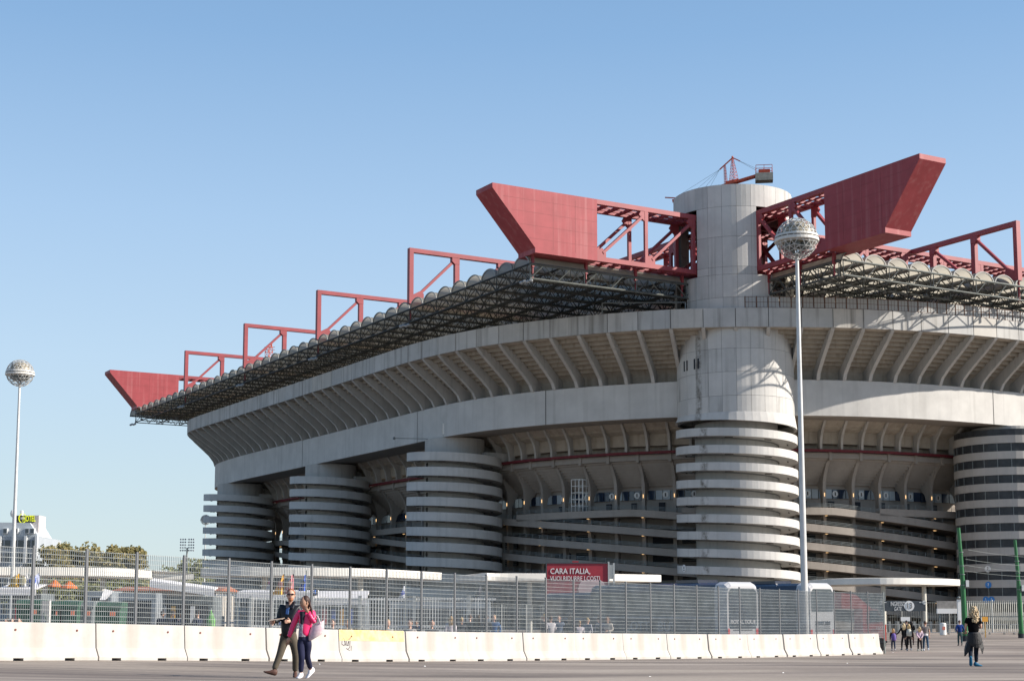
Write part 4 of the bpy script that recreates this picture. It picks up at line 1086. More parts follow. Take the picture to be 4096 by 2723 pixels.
# ================================================================== BUSES, TRUCK, BILLBOARD
NAVY = mat('bus_navy', (.012,.018,.04), .25, spec=.7)
BUSW = mat('bus_white', (.47,.47,.48), .3, var=.05, scale=2, spec=.6)
BUSS = mat('bus_silver', (.30,.33,.38), .3, metal=.4)
TYRE = mat('tyre', (.02,.02,.02), .8)
REDL = mat('lamp_red', (.6,.03,.03), .3)
GLS = mat('bus_glass', (.03,.045,.06), .06, spec=.9)
def bus(name, label, corner, az, L, W, H, body, rear, zg, txt, side_txt=None, dome=False, wlo=2.05):
    """corner = rear corner nearest the middle of the picture; the coach points along azimuth az"""
    f = Vector((sin(az), cos(az), 0)); r = Vector((cos(az), -sin(az), 0))     # forward, right
    t = thing(name, label, 'coach', (corner.x, corner.y, zg))
    def P(a, b, z_): return Vector((corner.x, corner.y, zg)) + f*a + r*b + Vector((0,0,z_))     # a forward, b right
    # body: profile across with rounded roof edge, swept forward
    def sect(a, dz=0, ins=0.0):
        return [P(a, ins, .38), P(a, ins, H-.45+dz), P(a, .10+ins, H-.15+dz), P(a, .42, H+dz), P(a, W-.42, H+dz), P(a, W-.10-ins, H-.15+dz), P(a, W-ins, H-.45+dz), P(a, W-ins, .38)]
    m = MB(); m.sweep([sect(.25), sect(L-.3), sect(L,-.5,.12)], 0, closed=True, caps=True); m.build('body', body, t)
    m = MB(); m.sweep([sect(.0,-.22,.10), sect(.12,-.08,.03), sect(.25,.012,-.006), sect(.95,.012,-.006)], 0, closed=True, caps=True); m.build('rear_panel', rear, t)
    m = MB(); poly = [(.30,wlo),(W-.30,wlo),(W-.22,wlo+.2),(W-.22,H-.55),(W-.42,H-.35),(.42,H-.35),(.22,H-.55),(.22,wlo+.2)]
    m.prism([P(-.02, b, z_) for b, z_ in poly], f*.06); m.build('rear_window', GLS, t)
    m = MB(); m.hexa([P(a, b, z_) for z_ in (1.95, H-.55) for a, b in ((1.0,-.012),(L-.5,-.012),(L-.5,.05),(1.0,.05))]); 
    m.hexa([P(a, b, z_) for z_ in (1.95, H-.55) for a, b in ((1.0,W-.05),(L-.5,W-.05),(L-.5,W+.012),(1.0,W+.012))]); m.build('side_glazing', GLS, t)
    m = MB()
    for k in range(1, 7): a = 1.0+(L-1.5)*k/7; m.hexa([P(a_, b, z_) for z_ in (1.95, H-.55) for a_, b in ((a,-.02),(a+.07,-.02),(a+.07,0),(a,0))])
    m.build('window_divider', DARK, t)
    m = MB(); m.hexa([P(a, b, z_) for z_ in (1.80, 1.90) for a, b in ((1.0,-.02),(L-.5,-.02),(L-.5,.02),(1.0,.02))]); m.build('trim_line', BUSS, t)
    for b in (.12, W-.28):
        m = MB(); m.hexa([P(a, b_, z_) for z_ in (.75, 1.25) for a, b_ in ((-.02,b),(-.02,b+.16),(.1,b+.16),(.1,b))]); m.build('tail_light', REDL, t)
    m = MB()
    for k in range(4): m.hexa([P(a, b_, z_) for z_ in (1.15+.12*k, 1.2+.12*k) for a, b_ in ((-.03,.55),(-.03,W-.55),(.1,W-.55),(.1,.55))])
    m.build('grille', DARK, t)
    m = MB(); m.hexa([P(a, b_, z_) for z_ in (.42, .72) for a, b_ in ((-.06,.05),(-.06,W-.05),(.15,W-.05),(.15,.05))]); m.build('bumper', REDL if dome else rear, t)
    for a in (2.6, 3.9, L-2.6):
        for b in (-.0, W-.3):
            m = MB(); m.tube(P(a,b,.5), P(a,b+.3,.5), .5, 16); wh = m.build('wheel', TYRE, t)
            m = MB(); m.tube(P(a,b-.01,.5), P(a,b+.31,.5), .26, 10); m.build('hub', BUSS, wh)
    text_obj(txt, .30, NAVY if (rear is BUSW and wlo > 1.9) else BUSW, t, P(-.03, W/2, 1.62), r, (0,0,1), bold=.01)
    if side_txt: text_obj(side_txt, .8, BUSS, t, P(L*.52, -.03, 1.3), -f, (0,0,1), sx=1.2)
    m = MB(); m.hexa([P(a, b_, z_) for z_ in (H-.02, H+.18) for a, b_ in ((3,.5),(5,.5),(5,W-.5),(3,W-.5))]); m.build('roof_unit', body, t)
    return t
def rear_corner(px, Y): return gp(px, Y)
c = gp(2905, 87); bus('coach', 'dark navy coach with white rear parked behind the mesh fence', c, radians(-33), 13.2, 2.5, at(2950,2326,87).z - ground(c.x,87), NAVY, BUSW, ground(c.x, 87), 'ROYAL TOUR', 'LOTTI  BUS', dome=True, wlo=1.25)
c = gp(3238, 93); bus('coach', 'dark coach with silver white rear end parked beside the first coach', c, radians(-40), 12.8, 2.5, at(3280,2330,93).z - ground(c.x,93), NAVY, BUSW, ground(c.x, 93), 'ZENIT MN', wlo=2.3)
c = gp(2620, 104); bus('coach', 'dark coach mostly hidden behind the fence and the navy coach', c, radians(-36), 12.5, 2.5, 3.7, NAVY, NAVY, ground(c.x, 104), 'TOUR')
# red truck
c = gp(3468, 84, 2560); zg = ground(c.x, 84); t = thing('red_truck', 'red lorry cab with sloping red hood peeping past the fence end', 'truck', (c.x, 84, zg))
TR = mat('truck_red', (.62,.05,.03), .35, spec=.6)
m = MB(); m.prism([Vector((c.x+x, 84, zg+z_)) for x, z_ in ((-.2,.5),(1.05,.5),(1.07,1.45),(.85,1.62),(.6,2.3),(-.2,2.35))], Vector((0,2.2,0))); m.build('cab', TR, t)
m = MB(); m.prism([Vector((c.x+x, 83.97, zg+z_)) for x, z_ in ((.15,1.6),(.84,1.63),(.60,2.25),(.2,2.25))], Vector((0,.06,0))); m.build('window', GLS, t)
m = MB(); m.prism([Vector((c.x+x, 84.2, zg+z_)) for x, z_ in ((-1.3,2.35),(.35,2.35),(-.5,3.1),(-1.3,3.2))], Vector((0,1.8,0))); m.build('load_cover', TR, t)
for x in (.0, .75): m = MB(); m.tube((c.x+x*.8, 83.95, zg+.42), (c.x+x*.8, 84.25, zg+.42), .42, 14); m.build('wheel', TYRE, t)
text_obj('FIAT', .2, WHITE, t, (c.x+.72, 83.96, zg+1.3), (1,0,0), (0,0,1))
m = MB(); m.box(c.x-.2, c.x+1.08, 83.94, 83.99, zg+.5, zg+.62); m.build('sill', DARK, t)

# billboard
REDB = mat('poster_red', (.36,.035,.05), .5, var=.15, scale=1.5)
PINK = mat('poster_pink', (.62,.42,.42), .6)
Yb = 121; p = at(2000+357*.5248, 2255, Yb); q = at(2000+822*.5248, 2250, Yb); zt_ = p.z+.05; zb_ = zt_-2.75
t = thing('billboard', 'red advertising billboard reading CARA ITALIA above the mesh fence', 'billboard', (p.x, Yb, 0))
m = MB(); m.box(p.x, q.x, Yb, Yb+.35, zb_, zt_); m.build('panel', REDB, t)
m = MB(); m.box(p.x-.08, q.x+.08, Yb-.05, Yb+.4, zt_+.002, zt_+.08); m.box(p.x-.08, p.x-.002, Yb-.05, Yb+.4, zb_, zt_); m.build('frame', GLASSD, t)
m = MB(); m.box(q.x+.002, q.x+.12, Yb-.06, Yb+.4, zb_-2.5, zt_+.14); m.box(q.x+.42, q.x+.54, Yb+.1, Yb+.4, zb_-2.5, zt_+.05); m.box(q.x+.13, q.x+.41, Yb+.2, Yb+.3, zt_-1.2, zt_-.1); m.build('upright', GALV2, t)
m = MB(); m.box(p.x+2, p.x+2.5, Yb+.1, Yb+.3, zt_+.08, zt_+.2); m.build('bracket', REDB, t)
for x in (p.x+.5, p.x+2.5, q.x-.5): m = MB(); m.beam((x, Yb+.5, 0), (x, Yb+.5, zb_+1), .15, .15); m.build('leg', GALV, t)
text_obj('CARA ITALIA,', .62, WHITE, t, (p.x+.25, Yb-.02, zt_-.62), (1,0,0), (0,0,1), align='LEFT', sx=.84, bold=.004)
text_obj('VUOI RIDURRE I COSTI', .50, WHITE, t, (p.x+.25, Yb-.02, zt_-1.18), (1,0,0), (0,0,1), align='LEFT', sx=.76)
m = MB(); m.prism([Vector((q.x-1.25+1.1*cos(a), Yb-.02, zt_-2.0+.85*sin(a)*(1+.12*sin(3*a)))) for a in [2*pi*k/20 for k in range(20)]], Vector((0,.01,0))); m.build('poster_shape', PINK, t)

# ================================================================== TREES, HOTEL
def leafmat(name, c1, c2):
    m = bpy.data.materials.new(name); m.use_nodes = True; t = m.node_tree; p = t.nodes['Principled BSDF']
    g = t.nodes.new('ShaderNodeNewGeometry'); r = t.nodes.new('ShaderNodeValToRGB'); t.links.new(g.outputs['Random Per Island'], r.inputs[0])
    r.color_ramp.elements[0].color = (*c1, 1); r.color_ramp.elements[1].color = (*c2, 1); t.links.new(r.outputs[0], p.inputs['Base Color']); p.inputs['Roughness'].default_value = .7
    tr = t.nodes.new('ShaderNodeBsdfTranslucent'); t.links.new(r.outputs[0], tr.inputs[0]); mx = t.nodes.new('ShaderNodeMixShader'); mx.inputs[0].default_value = .3
    t.links.new(p.outputs[0], mx.inputs[1]); t.links.new(tr.outputs[0], mx.inputs[2]); t.links.new(mx.outputs[0], t.nodes['Material Output'].inputs[0]); return m
LEAFA = leafmat('autumn_leaves', (.13,.135,.05), (.34,.27,.11)); LEAFG = leafmat('green_leaves', (.11,.14,.06), (.28,.28,.11)); LEAFD = leafmat('dark_leaves', (.05,.065,.03), (.14,.14,.06))
BARK = mat('bark', (.10,.075,.05), .9)
def tree(px, Y, ytop, r, label, lm, n=1700, seed=0, sq=.85, leaf=.42, low=.25):
    b = gp(px, Y, 2500); b.z = 0; H = at(px, ytop, Y).z; rnd = random.Random(seed)
    t = thing('broadleaf_tree', label, 'tree', tuple(b), 0, 'trees behind the market stalls')
    m = MB(); m.tube(b, b+Vector((.1,0,H*.45)), .32, 8, r2=.2)
    cl = []
    for k in range(40):
        a = rnd.uniform(0, 2*pi); q = rnd.random()**.5; zz = rnd.uniform(low, .93)
        w_ = sqrt(max(.05, 1-((zz-.6)/.42)**2)); p = b + Vector((cos(a)*q*r*w_, sin(a)*q*r*w_, H*zz)); cl.append((p, rnd.uniform(.26,.46)*r))
        if k < 9: m.tube(b+Vector((.1,0,H*(.2+.03*k))), p, .12, 5, r2=.04)
    m.build('trunk', BARK, t)
    m = MB()
    for k in range(int(n*2.4)):
        c, cr_ = rnd.choice(cl); d = Vector((rnd.gauss(0,1), rnd.gauss(0,1), rnd.gauss(0,.8))).normalized()*cr_*rnd.uniform(.5,1.05); p = c+d
        x = Vector((rnd.gauss(0,1), rnd.gauss(0,1), rnd.gauss(0,1))).normalized(); y = x.orthogonal().normalized(); s_ = leaf*rnd.uniform(.6,1.3)
        m.add([p-x*s_*.5, p+y*s_*.4, p+x*s_*.5, p-y*s_*.4], [(0,1,2,3)])
    m.build('crown', lm, t, fixn=False)
TF = 1.9      # all of them stand well behind the stadium
for px, Y, yt, r, lab, lm, n, sd in (
    (195, 255, 2172, 3.4, 'round autumn tree with golden leaves right beside the hotel', LEAFA, 1800, 1),
    (318, 262, 2178, 4.3, 'wide greenish autumn tree, second one right of the hotel', LEAFA, 2400, 2),
    (436, 262, 2180, 3.3, 'tall autumn tree with rounded crown left of the floodlight mast', LEAFA, 1900, 3),
    (512, 264, 2186, 3.2, 'yellow-green tree joined to the tall autumn tree, left of the floodlight mast', LEAFA, 1900, 4),
    (738, 240, 2250, 4.0, 'green bushy tree directly below the distant floodlight mast', LEAFG, 2200, 5),
    (822, 270, 2285, 3.4, 'low dark tree beside the foot of the leftmost spiral tower', LEAFG, 1500, 6),
    (615, 275, 2283, 2.8, 'small far tree between the autumn trees and the green bushy tree', LEAFG, 1100, 7)):
    tree(px, Y*TF, yt, r*TF, lab, lm, seed=sd, n=int(n*1.3), leaf=1.05)
for k, (px, w_) in enumerate(((120,6),(250,6.4),(360,6.3),(470,6.4),(590,6.4),(690,6.3),(790,6.2))):
    tree(px, 400, 2318 + 8*(k % 3), w_, 'green hedge tree seen under the far left canopy, %s from the left' % ordn[k], LEAFG, seed=20+k, n=1000, low=.1, leaf=.7)

HOTW = mat('hotel_grey', (.34,.37,.40), .6, var=.08, scale=.3); HOTP = mat('hotel_white', (.60,.61,.61), .6); HOTR = mat('hotel_roof', (.48,.52,.55), .5, var=.1, scale=.4)
YELL = mat('sign_yellow', (.75,.80,.02), .4)
Yh = 500; hx = lambda px: at(px, 2200, Yh).x; hz = lambda py: at(100, py, Yh).z
t = thing('hotel_building', 'grey hotel with mansard roof and yellow HOTEL sign at the left edge', 'hotel', (hx(-60), Yh, 0))
HEM = mat('sign_lit_yellow', (.75,.80,.02), .4, emit=.35)
x1, x0 = hx(150), hx(-330)
m = MB(); m.box(x0, x1, Yh, Yh+26, 0, hz(2145)); m.build('facade', HOTW, t)
m = MB(); m.prism([Vector((x, Yh+.0, z_)) for x, z_ in ((x0,hz(2145)+.01),(x1+.1,hz(2145)+.01),(x1-2.8,hz(2090)),(x0,hz(2083)))], Vector((0,15,0))); m.build('roof', HOTR, t)
m = MB(); m.box(hx(60), hx(145), Yh+1.5, Yh+9, hz(2145)+.02, hz(2059)); m.build('sign_tower', mat('tower_pink_grey', (.50,.46,.45), .7), t)
m = MB(); m.box(hx(40), hx(128), Yh+1.2, Yh+1.45, hz(2088), hz(2060)); m.build('sign_board', mat('board_charcoal', (.06,.06,.065), .5), t)
text_obj('HOTEL', 2.7, HEM, t, (hx(107), Yh+1.15, hz(2073)), (1,0,0), (0,0,1), sx=.50, bold=.04)
m = MB(); c = Vector((hx(81), Yh+1.1, hz(2071)))
for k in range(14):
    a0_, a1_ = radians(40+20*k), radians(60+20*k); m.beam(c+Vector((cos(a0_)*1.2,0,sin(a0_)*1.5)), c+Vector((cos(a1_)*1.2,0,sin(a1_)*1.5)), .15, .33, up=(0,1,0))
m.build('sign_ring', HEM, t)
text_obj('B&B', .95, WHITE, t, (hx(81), Yh+1.1, hz(2071)), (1,0,0), (0,0,1), sx=.8, bold=.02)
for k, px in enumerate((-140, -60, 20, 62, 108, 128)):      # dormers
    m = MB(); m.box(hx(px)-.8, hx(px)+.8, Yh-.8, Yh+.3, hz(2133), hz(2112)); dm = m.build('dormer', HOTP, t)
    m = MB(); m.box(hx(px)-.55, hx(px)+.55, Yh-.85, Yh-.805, hz(2131), hz(2114)); m.build('window', GLASSD, dm)
for r_ in range(6):
    for px in range(-200, 150, 27):
        zz = hz(2150) - 4.2*(r_+.5); m = MB(); m.box(hx(px)+.1, hx(px+27)-.25, Yh-.05, Yh-.004, zz-1.35, zz+1.35); m.build('window', GLASSD, t)
for px in (-120, -60, 0, 58, 103, 146):
    m = MB(); m.beam((hx(px), Yh-.4, hz(2250)), (hx(px), Yh-.4, hz(2142)), .95, .8); m.beam((hx(px)-1.5, Yh-.45, 0), (hx(px)-1.5, Yh-.45, hz(2262)), .45, .4); m.beam((hx(px)-1.5, Yh-.42, hz(2264)), (hx(px), Yh-.42, hz(2246)), .45, .4); m.build('facade_fin', HOTP, t)
m = MB(); m.box(hx(62), hx(70), Yh+3, Yh+4.5, hz(2059)+.01, hz(2038)); m.build('chimney', HOTP, t)
m = MB(); m.blob((hx(43), Yh+1, hz(2052)), 1, .8, 1.3, 10, 6); m.build('satellite_dish', WHITEP, t)

# ================================================================== MARKET AREA BEHIND THE FENCE
GREEND = mat('skip_green', (.035,.095,.06), .6, var=.25, scale=2); GREYD = mat('skip_grey', (.16,.18,.19), .6, var=.2, scale=2)
def dumpster(x0, x1, ytop, Y, mt, label):
    a, b = gp(x0, Y), gp(x1, Y); zt = at((x0+x1)/2, ytop, Y).z; zg = min(a.z, b.z); w_ = b.x-a.x; d = 1.25
    t = thing('waste_container', label, 'waste container', (a.x+w_/2, Y, zg), 0, 'big waste containers behind the fence')
    m = MB(); h = zt-zg
    m.hexa([(a.x+.08,Y+.1,zg+.18),(b.x-.08,Y+.1,zg+.18),(b.x-.08,Y+d-.1,zg+.18),(a.x+.08,Y+d-.1,zg+.18),(a.x,Y,zt-.22),(b.x,Y,zt-.22),(b.x,Y+d,zt-.22),(a.x,Y+d,zt-.22)]); 
    m.box(a.x-.04, b.x+.04, Y-.05, Y+.0, zt-.34, zt-.24); m.build('bin', mt, t)
    m = MB(); m.prism([Vector((a.x-.03, Y-.03+d_*(d+.06), z_)) for d_, z_ in ((0,zt-.21),(1,zt-.21),(.9,zt-.05),(.5,zt),(.1,zt-.05))], Vector((w_+.06,0,0))); m.build('lid', mt, t)
    m = MB(); m.box(a.x+w_*.62, a.x+w_*.82, Y-.03, Y-.001, zt-.62, zt-.44); m.build('sticker', mat('sticker_orange', (.75,.25,.15), .5), t)
    for f in (.12, .88): m = MB(); m.tube((a.x+w_*f, Y+.2, zg+.1), (a.x+w_*f+.06, Y+.2, zg+.1), .1, 8); m.build('caster', TYRE, t)
dumpster(60, 160, 2396, 66, GREEND, 'dark green waste container behind the hi-vis stewards at the left edge')
dumpster(190, 235, 2402, 66, GREEND, 'narrow green waste container right of the pale post')
dumpster(240, 306, 2400, 66, GREEND, 'green waste container with ribbed front, third from the left')
dumpster(314, 366, 2402, 66.5, GREYD, 'grey waste container with white sticker beside the green ones')
dumpster(372, 478, 2404, 67, GREEND, 'wide green-grey waste container, rightmost of the row')
c = gp(177, 64); t = thing('concrete_post', 'pale post with scribbles between the green waste containers', 'post', tuple(c)); m = MB(); m.box(c.x-.16, c.x+.16, 64, 64.3, c.z, at(177,2400,64).z); m.build('shaft', CB, t)
m = MB(); m.beam((c.x-.1,63.98,c.z+.9),(c.x+.08,63.98,c.z+1.5),.03,.02); m.beam((c.x+.08,63.98,c.z+1.5),(c.x-.05,63.98,c.z+1.8),.03,.02); m.build('graffiti', GREEND, t)
VANW = mat('van_white', (.66,.66,.67), .35, spec=.6); AWN = mat('awning_white', (.78,.75,.74), .6, var=.08, scale=2); AWNP = mat('awning_pink', (.70,.35,.42), .6); STEELK = mat('kiosk_grey', (.30,.33,.36), .5, metal=.3, var=.2, scale=1.2)
def stall(x0, x1, ytop, Y, awn, label, body=STEELK, ya=None, yb=None, drop=.5, out=1.6, goods=True, slant=0.0):
    """kiosk van with counter opening and a raised awning"""
    a, b = gp(x0, Y), gp(x1, Y); zg = ground((a.x+b.x)/2, Y); zt = at((x0+x1)/2, ytop, Y).z; w_ = b.x-a.x
    t = thing('market_stall', label, 'market stall', (a.x+w_/2, Y, zg), 0, 'market stalls behind the fence')
    m = MB(); m.box(a.x, b.x, Y, Y+2.2, zg+.35, zt); m.build('kiosk', body, t)
    m = MB(); m.box(a.x+.2, b.x-.2, Y-.02, Y-.003, zg+1.15, zt-.35); m.build('serving_hatch', DARK, t)
    m = MB(); m.box(a.x+.1, b.x-.1, Y-.5, Y-.025, zg+1.05, zg+1.12); m.build('counter', WHITEP, t)
    for f in (.2, .8): m = MB(); m.tube((a.x+w_*f, Y+.2, zg+.36), (a.x+w_*f, Y+.45, zg+.36), .34, 12); m.build('wheel', TYRE, t)
    if awn:
        m = MB(); zc = zt+.05
        q = [Vector((a.x-.2,Y+.1,zc+.35+slant)), Vector((b.x+.2,Y+.1,zc+.35)), Vector((b.x+.2,Y-out,zc-drop+.35)), Vector((a.x-.2,Y-out,zc-drop+.35+slant))]
        m.hexa(q + [p_+Vector((0,0,.06)) for p_ in q]); f1, f2 = q[3], q[2]; m.hexa([f1+Vector((0,-.02,-.26)), f2+Vector((0,-.02,-.26)), f2+Vector((0,.02,-.26)), f1+Vector((0,.02,-.26)), f1+Vector((0,-.02,-.001)), f2+Vector((0,-.02,-.001)), f2+Vector((0,.02,-.001)), f1+Vector((0,.02,-.001))]); m.build('awning', awn, t)
        for p_ in (q[2], q[3]): m = MB(); m.tube(p_+Vector((0,.05,-.3)), (p_.x, p_.y+.05, zg), .03, 5); m.build('awning_pole', GALV, t)
    if goods:
        rnd = random.Random(int(x0)); m = None
        for k in range(int(w_/.45)):
            cmat = mat('scarf_%d_%d' % (int(x0), k), rnd.choice([(.55,.05,.06),(.05,.12,.45),(.02,.02,.03),(.6,.6,.6),(.65,.35,.05)]), .8)
            m = MB(); x = a.x+.3+k*.45; m.box(x, x+.22, Y-.34, Y-.30, zt-1.3+.1*rnd.random(), zt-.45); m.build('hanging_scarf', cmat, t)
    return t
stall(42, 160, 2372, 76, AWN, 'dark kiosk with a white awning behind the green containers at the left', GREYD, drop=.25)
stall(345, 440, 2362, 80, None, 'grey van kiosk with open white flap behind the containers', STEELK, goods=False)
m_ = thing('raised_flap', 'upright white flap leaning open beside the grey van kiosk', 'panel', (gp(415,78.5).x, 78.5, ground(gp(415,78.5).x, 78.5))); m = MB(); xa_, xb_ = gp(395,78.5).x, gp(440,78.5).x
m.hexa([(xa_,78.5,at(400,2398,78.5).z),(xb_-.3,78.5,at(400,2398,78.5).z),(xb_-.3,78.6,at(400,2398,78.5).z),(xa_,78.6,at(400,2398,78.5).z),(xa_+.1,78.9,at(400,2353,78.5).z),(xb_,78.9,at(400,2362,78.5).z),(xb_,79,at(400,2362,78.5).z),(xa_+.1,79,at(400,2353,78.5).z)]); m.build('panel', AWN, m_)
m = MB(); m.beam((xa_+.4,78.8,m_.location.z),(xa_+.4,78.8,at(400,2398,78.5).z),.06,.06); m.beam((xb_-.6,78.8,m_.location.z),(xb_-.6,78.8,at(400,2398,78.5).z),.06,.06); m.build('prop', GALV, m_)
stall(470, 620, 2370, 72, None, 'silver grey kiosk with blank side panels in the market', STEELK, goods=False)
stall(625, 850, 2385, 74, AWN, 'stall of dark clothes under a long slanting white awning', GREYD, drop=.12, slant=.42, out=.8)
stall(985, 1255, 2395, 78, AWN, 'long stall with flags and a pale awning left of the walking couple', STEELK, drop=.1)
stall(1268, 1460, 2398, 79, AWN, 'stall with a bright white awning just right of the walking couple', STEELK, drop=.4)
stall(1560, 1960, 2405, 82, None, 'long grey kiosk behind the white slatted fence and the seated people', STEELK, goods=False)
# low building with terracotta roof
xa_, xb_ = gp(465, 120).x, gp(860, 120).x; t = thing('low_building', 'low building with a long terracotta roof behind the market stalls', 'building', ((xa_+xb_)/2, 120, 0))
m = MB(); m.box(xa_, xb_, 120, 128, 0, at(600,2362,120).z); m.build('wall', mat('wall_cream', (.38,.35,.31), .8, var=.1), t)
m = MB(); m.prism([Vector((xa_-.4,y_,z_)) for y_, z_ in ((119.4,at(600,2362,120).z+.01),(128.6,at(600,2362,120).z+.01),(124,at(600,2341,120).z))], Vector((xb_-xa_+.8,0,0))); m.build('roof', mat('terracotta', (.36,.13,.075), .8, var=.25, scale=3), t)
for k in range(7): m = MB(); x = xa_+1+(xb_-xa_)*k/7.2; m.box(x, x+1.0, 119.93, 119.997, 1.0, 2.1); m.build('window', GLASSD, t)
# orange awnings deep under the canopy
for k, (px, py, w_) in enumerate(((212,2332,60),(270,2338,72))):
    x = gp(px, 140).x; zc = at(px, py, 140).z; t = thing('sunshade', 'orange sunshade under the far left canopy, %s of two' % ('left one', 'right one')[k], 'sunshade', (x, 140, 0), 0, 'orange sunshades under the canopy')
    m = MB(); ww = w_/2/6195*140*1.0; m.lathe([(.05, zc+.35), (ww, zc-.25), (ww, zc-.32), (.05, zc+.25)], (x,140,0), 8); m.build('shade', mat('shade_orange', (.62,.16,.04), .7), t)
    m = MB(); m.tube((x,140,0),(x,140,zc+.3),.05,6); m.build('pole', GALV, t)
x = gp(842, 70).x; zg = ground(x, 70); t = thing('parasol', 'green folded parasol beside the clothes stall', 'parasol', (x, 70, zg)); m = MB(); m.lathe([(.03, zg+2.0),(.22,zg+1.5),(.20,zg+1.0),(.05,zg+.9)], (x,70,0), 10); m.build('cloth', mat('lime_cloth', (.16,.36,.12), .8, var=.3, scale=6), t); m = MB(); m.tube((x,70,zg),(x,70,zg+2.1),.03,6); m.build('pole', GALV, t)
# white palisade enclosure behind the couple
palisade('palisade_fence', 'white slatted palisade fence behind the clothes stall, left part', (gp(815,80).x, 80), (gp(992,80).x, 80), at(900,2372,80).z-ground(-15,80), .15, WHITEP, GALV2, bars_w=.075, post=2.6, z0=ground(-15,80))
palisade('palisade_fence', 'white slatted palisade fence behind the walking couple and the seated people', (gp(1000,68).x, 68), (gp(1985,68).x, 68), at(1500,2388,68).z-ground(-6,68), .125, WHITEP, GALV2, bars_w=.07, post=2.4, z0=ground(-6,68))
# floodlit white tube lights etc.: flags on poles
def flag(px, ytop, ybot, Y, col, label, w_=.75, emblem=None, skew=.4):
    b = gp(px, Y); zt = at(px, ytop, Y).z; zb = at(px, ybot, Y).z; h = zt-zb
    t = thing('flag', label, 'flag', tuple(b), 0, 'flags on poles above the stalls')
    m = MB(); m.tube(b, (b.x, b.y, zt+.15), .022, 6); m.build('pole', GALV, t)
    m = MB(); rows = []
    for i in range(7):
        f = i/6; row = []
        for j in range(5):
            g_ = j/4; x = b.x - g_*w_*(.25+.75*f) ; z_ = zt - h*(f*(1-.12*g_)) - g_*w_*skew*(1-f*.3)
            row.append(Vector((x, b.y + .12*sin(g_*7+f*3), max(z_, zb-.3))))
        rows.append(row)
    m.sweep(rows, 0)
    m.sweep([[q+Vector((0,.02,0)) for q in r_] for r_ in rows], 0)
    cl = m.build('cloth', mat('flag_'+label[:6], col, .75, var=.12, scale=4), t)
    if emblem:
        c = rows[3][2]; m = MB(); m.blob(c+Vector((0,-.09,0)), w_*.22, .04, w_*.3, 12, 6); m.build('emblem', mat('emblem', emblem, .6), cl)
flag(72, 2283, 2345, 75, (.75,.42,.03), 'orange-yellow flag on a pole at the far left', emblem=(.25,.18,.05))
flag(108, 2283, 2342, 75, (.66,.66,.66), 'pale grey flag with emblem beside the orange-yellow one', emblem=(.45,.4,.25))
flag(148, 2283, 2338, 75, (.50,.54,.75), 'white and blue flag, third from the left edge', emblem=(.05,.12,.5))
flag(1088, 2292, 2360, 72, (.72,.70,.72), 'narrow white flag left of the orange flag', w_=.35, emblem=(.45,.1,.2))
flag(1135, 2287, 2376, 72, (.80,.42,.03), 'big orange flag with crest above the walking man', w_=.6, emblem=(.3,.12,.1))
flag(1172, 2287, 2372, 72, (.66,.25,.28), 'red and pink flag with crest just above the man in the black jacket', w_=.55, emblem=(.35,.2,.15))
flag(1222, 2290, 2362, 73, (.03,.10,.50), 'blue flag right of the pink-red flag', w_=.38, emblem=(.02,.02,.03))
flag(1620, 2335, 2400, 80, (.62,.64,.72), 'white and blue scarf flag on a pole above the palisade', w_=.4, emblem=(.08,.12,.5))
flag(1925, 2330, 2390, 84, (.05,.05,.07), 'black flag near the right end of the white palisade', w_=.4)
flag(1268, 2345, 2380, 74, (.03,.03,.05), 'small black and blue flag on the stall right of the couple', w_=.35, emblem=(.05,.15,.5))

# ================================================================== PEOPLE
def mk_skin(nodes, links, sub=1):
    names = list(nodes); idx_ = {n: i for i, n in enumerate(names)}
    me = bpy.data.meshes.new('tmp'); me.from_pydata([nodes[n][0] for n in names], [(idx_[a], idx_[b]) for a, b in links], []); me.update()
    o = bpy.data.objects.new('tmp', me); COL.objects.link(o)
    md = o.modifiers.new('s', 'SKIN'); md.use_smooth_shade = True
    for i, n in enumerate(names):
        r = nodes[n][1]; r = r if isinstance(r, tuple) else (r, r); me.skin_vertices[0].data[i].radius = r
    me.skin_vertices[0].data[0].use_root = True
    if sub: ss_ = o.modifiers.new('u', 'SUBSURF'); ss_.levels = sub; ss_.render_levels = sub
    dg = bpy.context.evaluated_depsgraph_get(); ev = o.evaluated_get(dg); m2 = ev.to_mesh()
    vs = [v.co.copy() for v in m2.vertices]; fs = [tuple(p_.vertices) for p_ in m2.polygons]; ev.to_mesh_clear()
    bpy.data.objects.remove(o); bpy.data.meshes.remove(me)
    return vs, fs
CM = {}
def cm(col, rough=.85, **k):
    key = (tuple(col), rough)
    if key not in CM: CM[key] = mat('cloth', col, rough, var=.25, scale=7, spec=.12, **k)
    return CM[key]
SKIN1 = mat('skin_fair', (.55,.33,.24), .55); SKIN2 = mat('skin_tan', (.42,.24,.16), .55); SKIN3 = mat('skin_dark', (.20,.11,.07), .55)
EYE = mat('eye_dark', (.02,.015,.015), .3); LIP = mat('lip', (.35,.10,.09), .5)
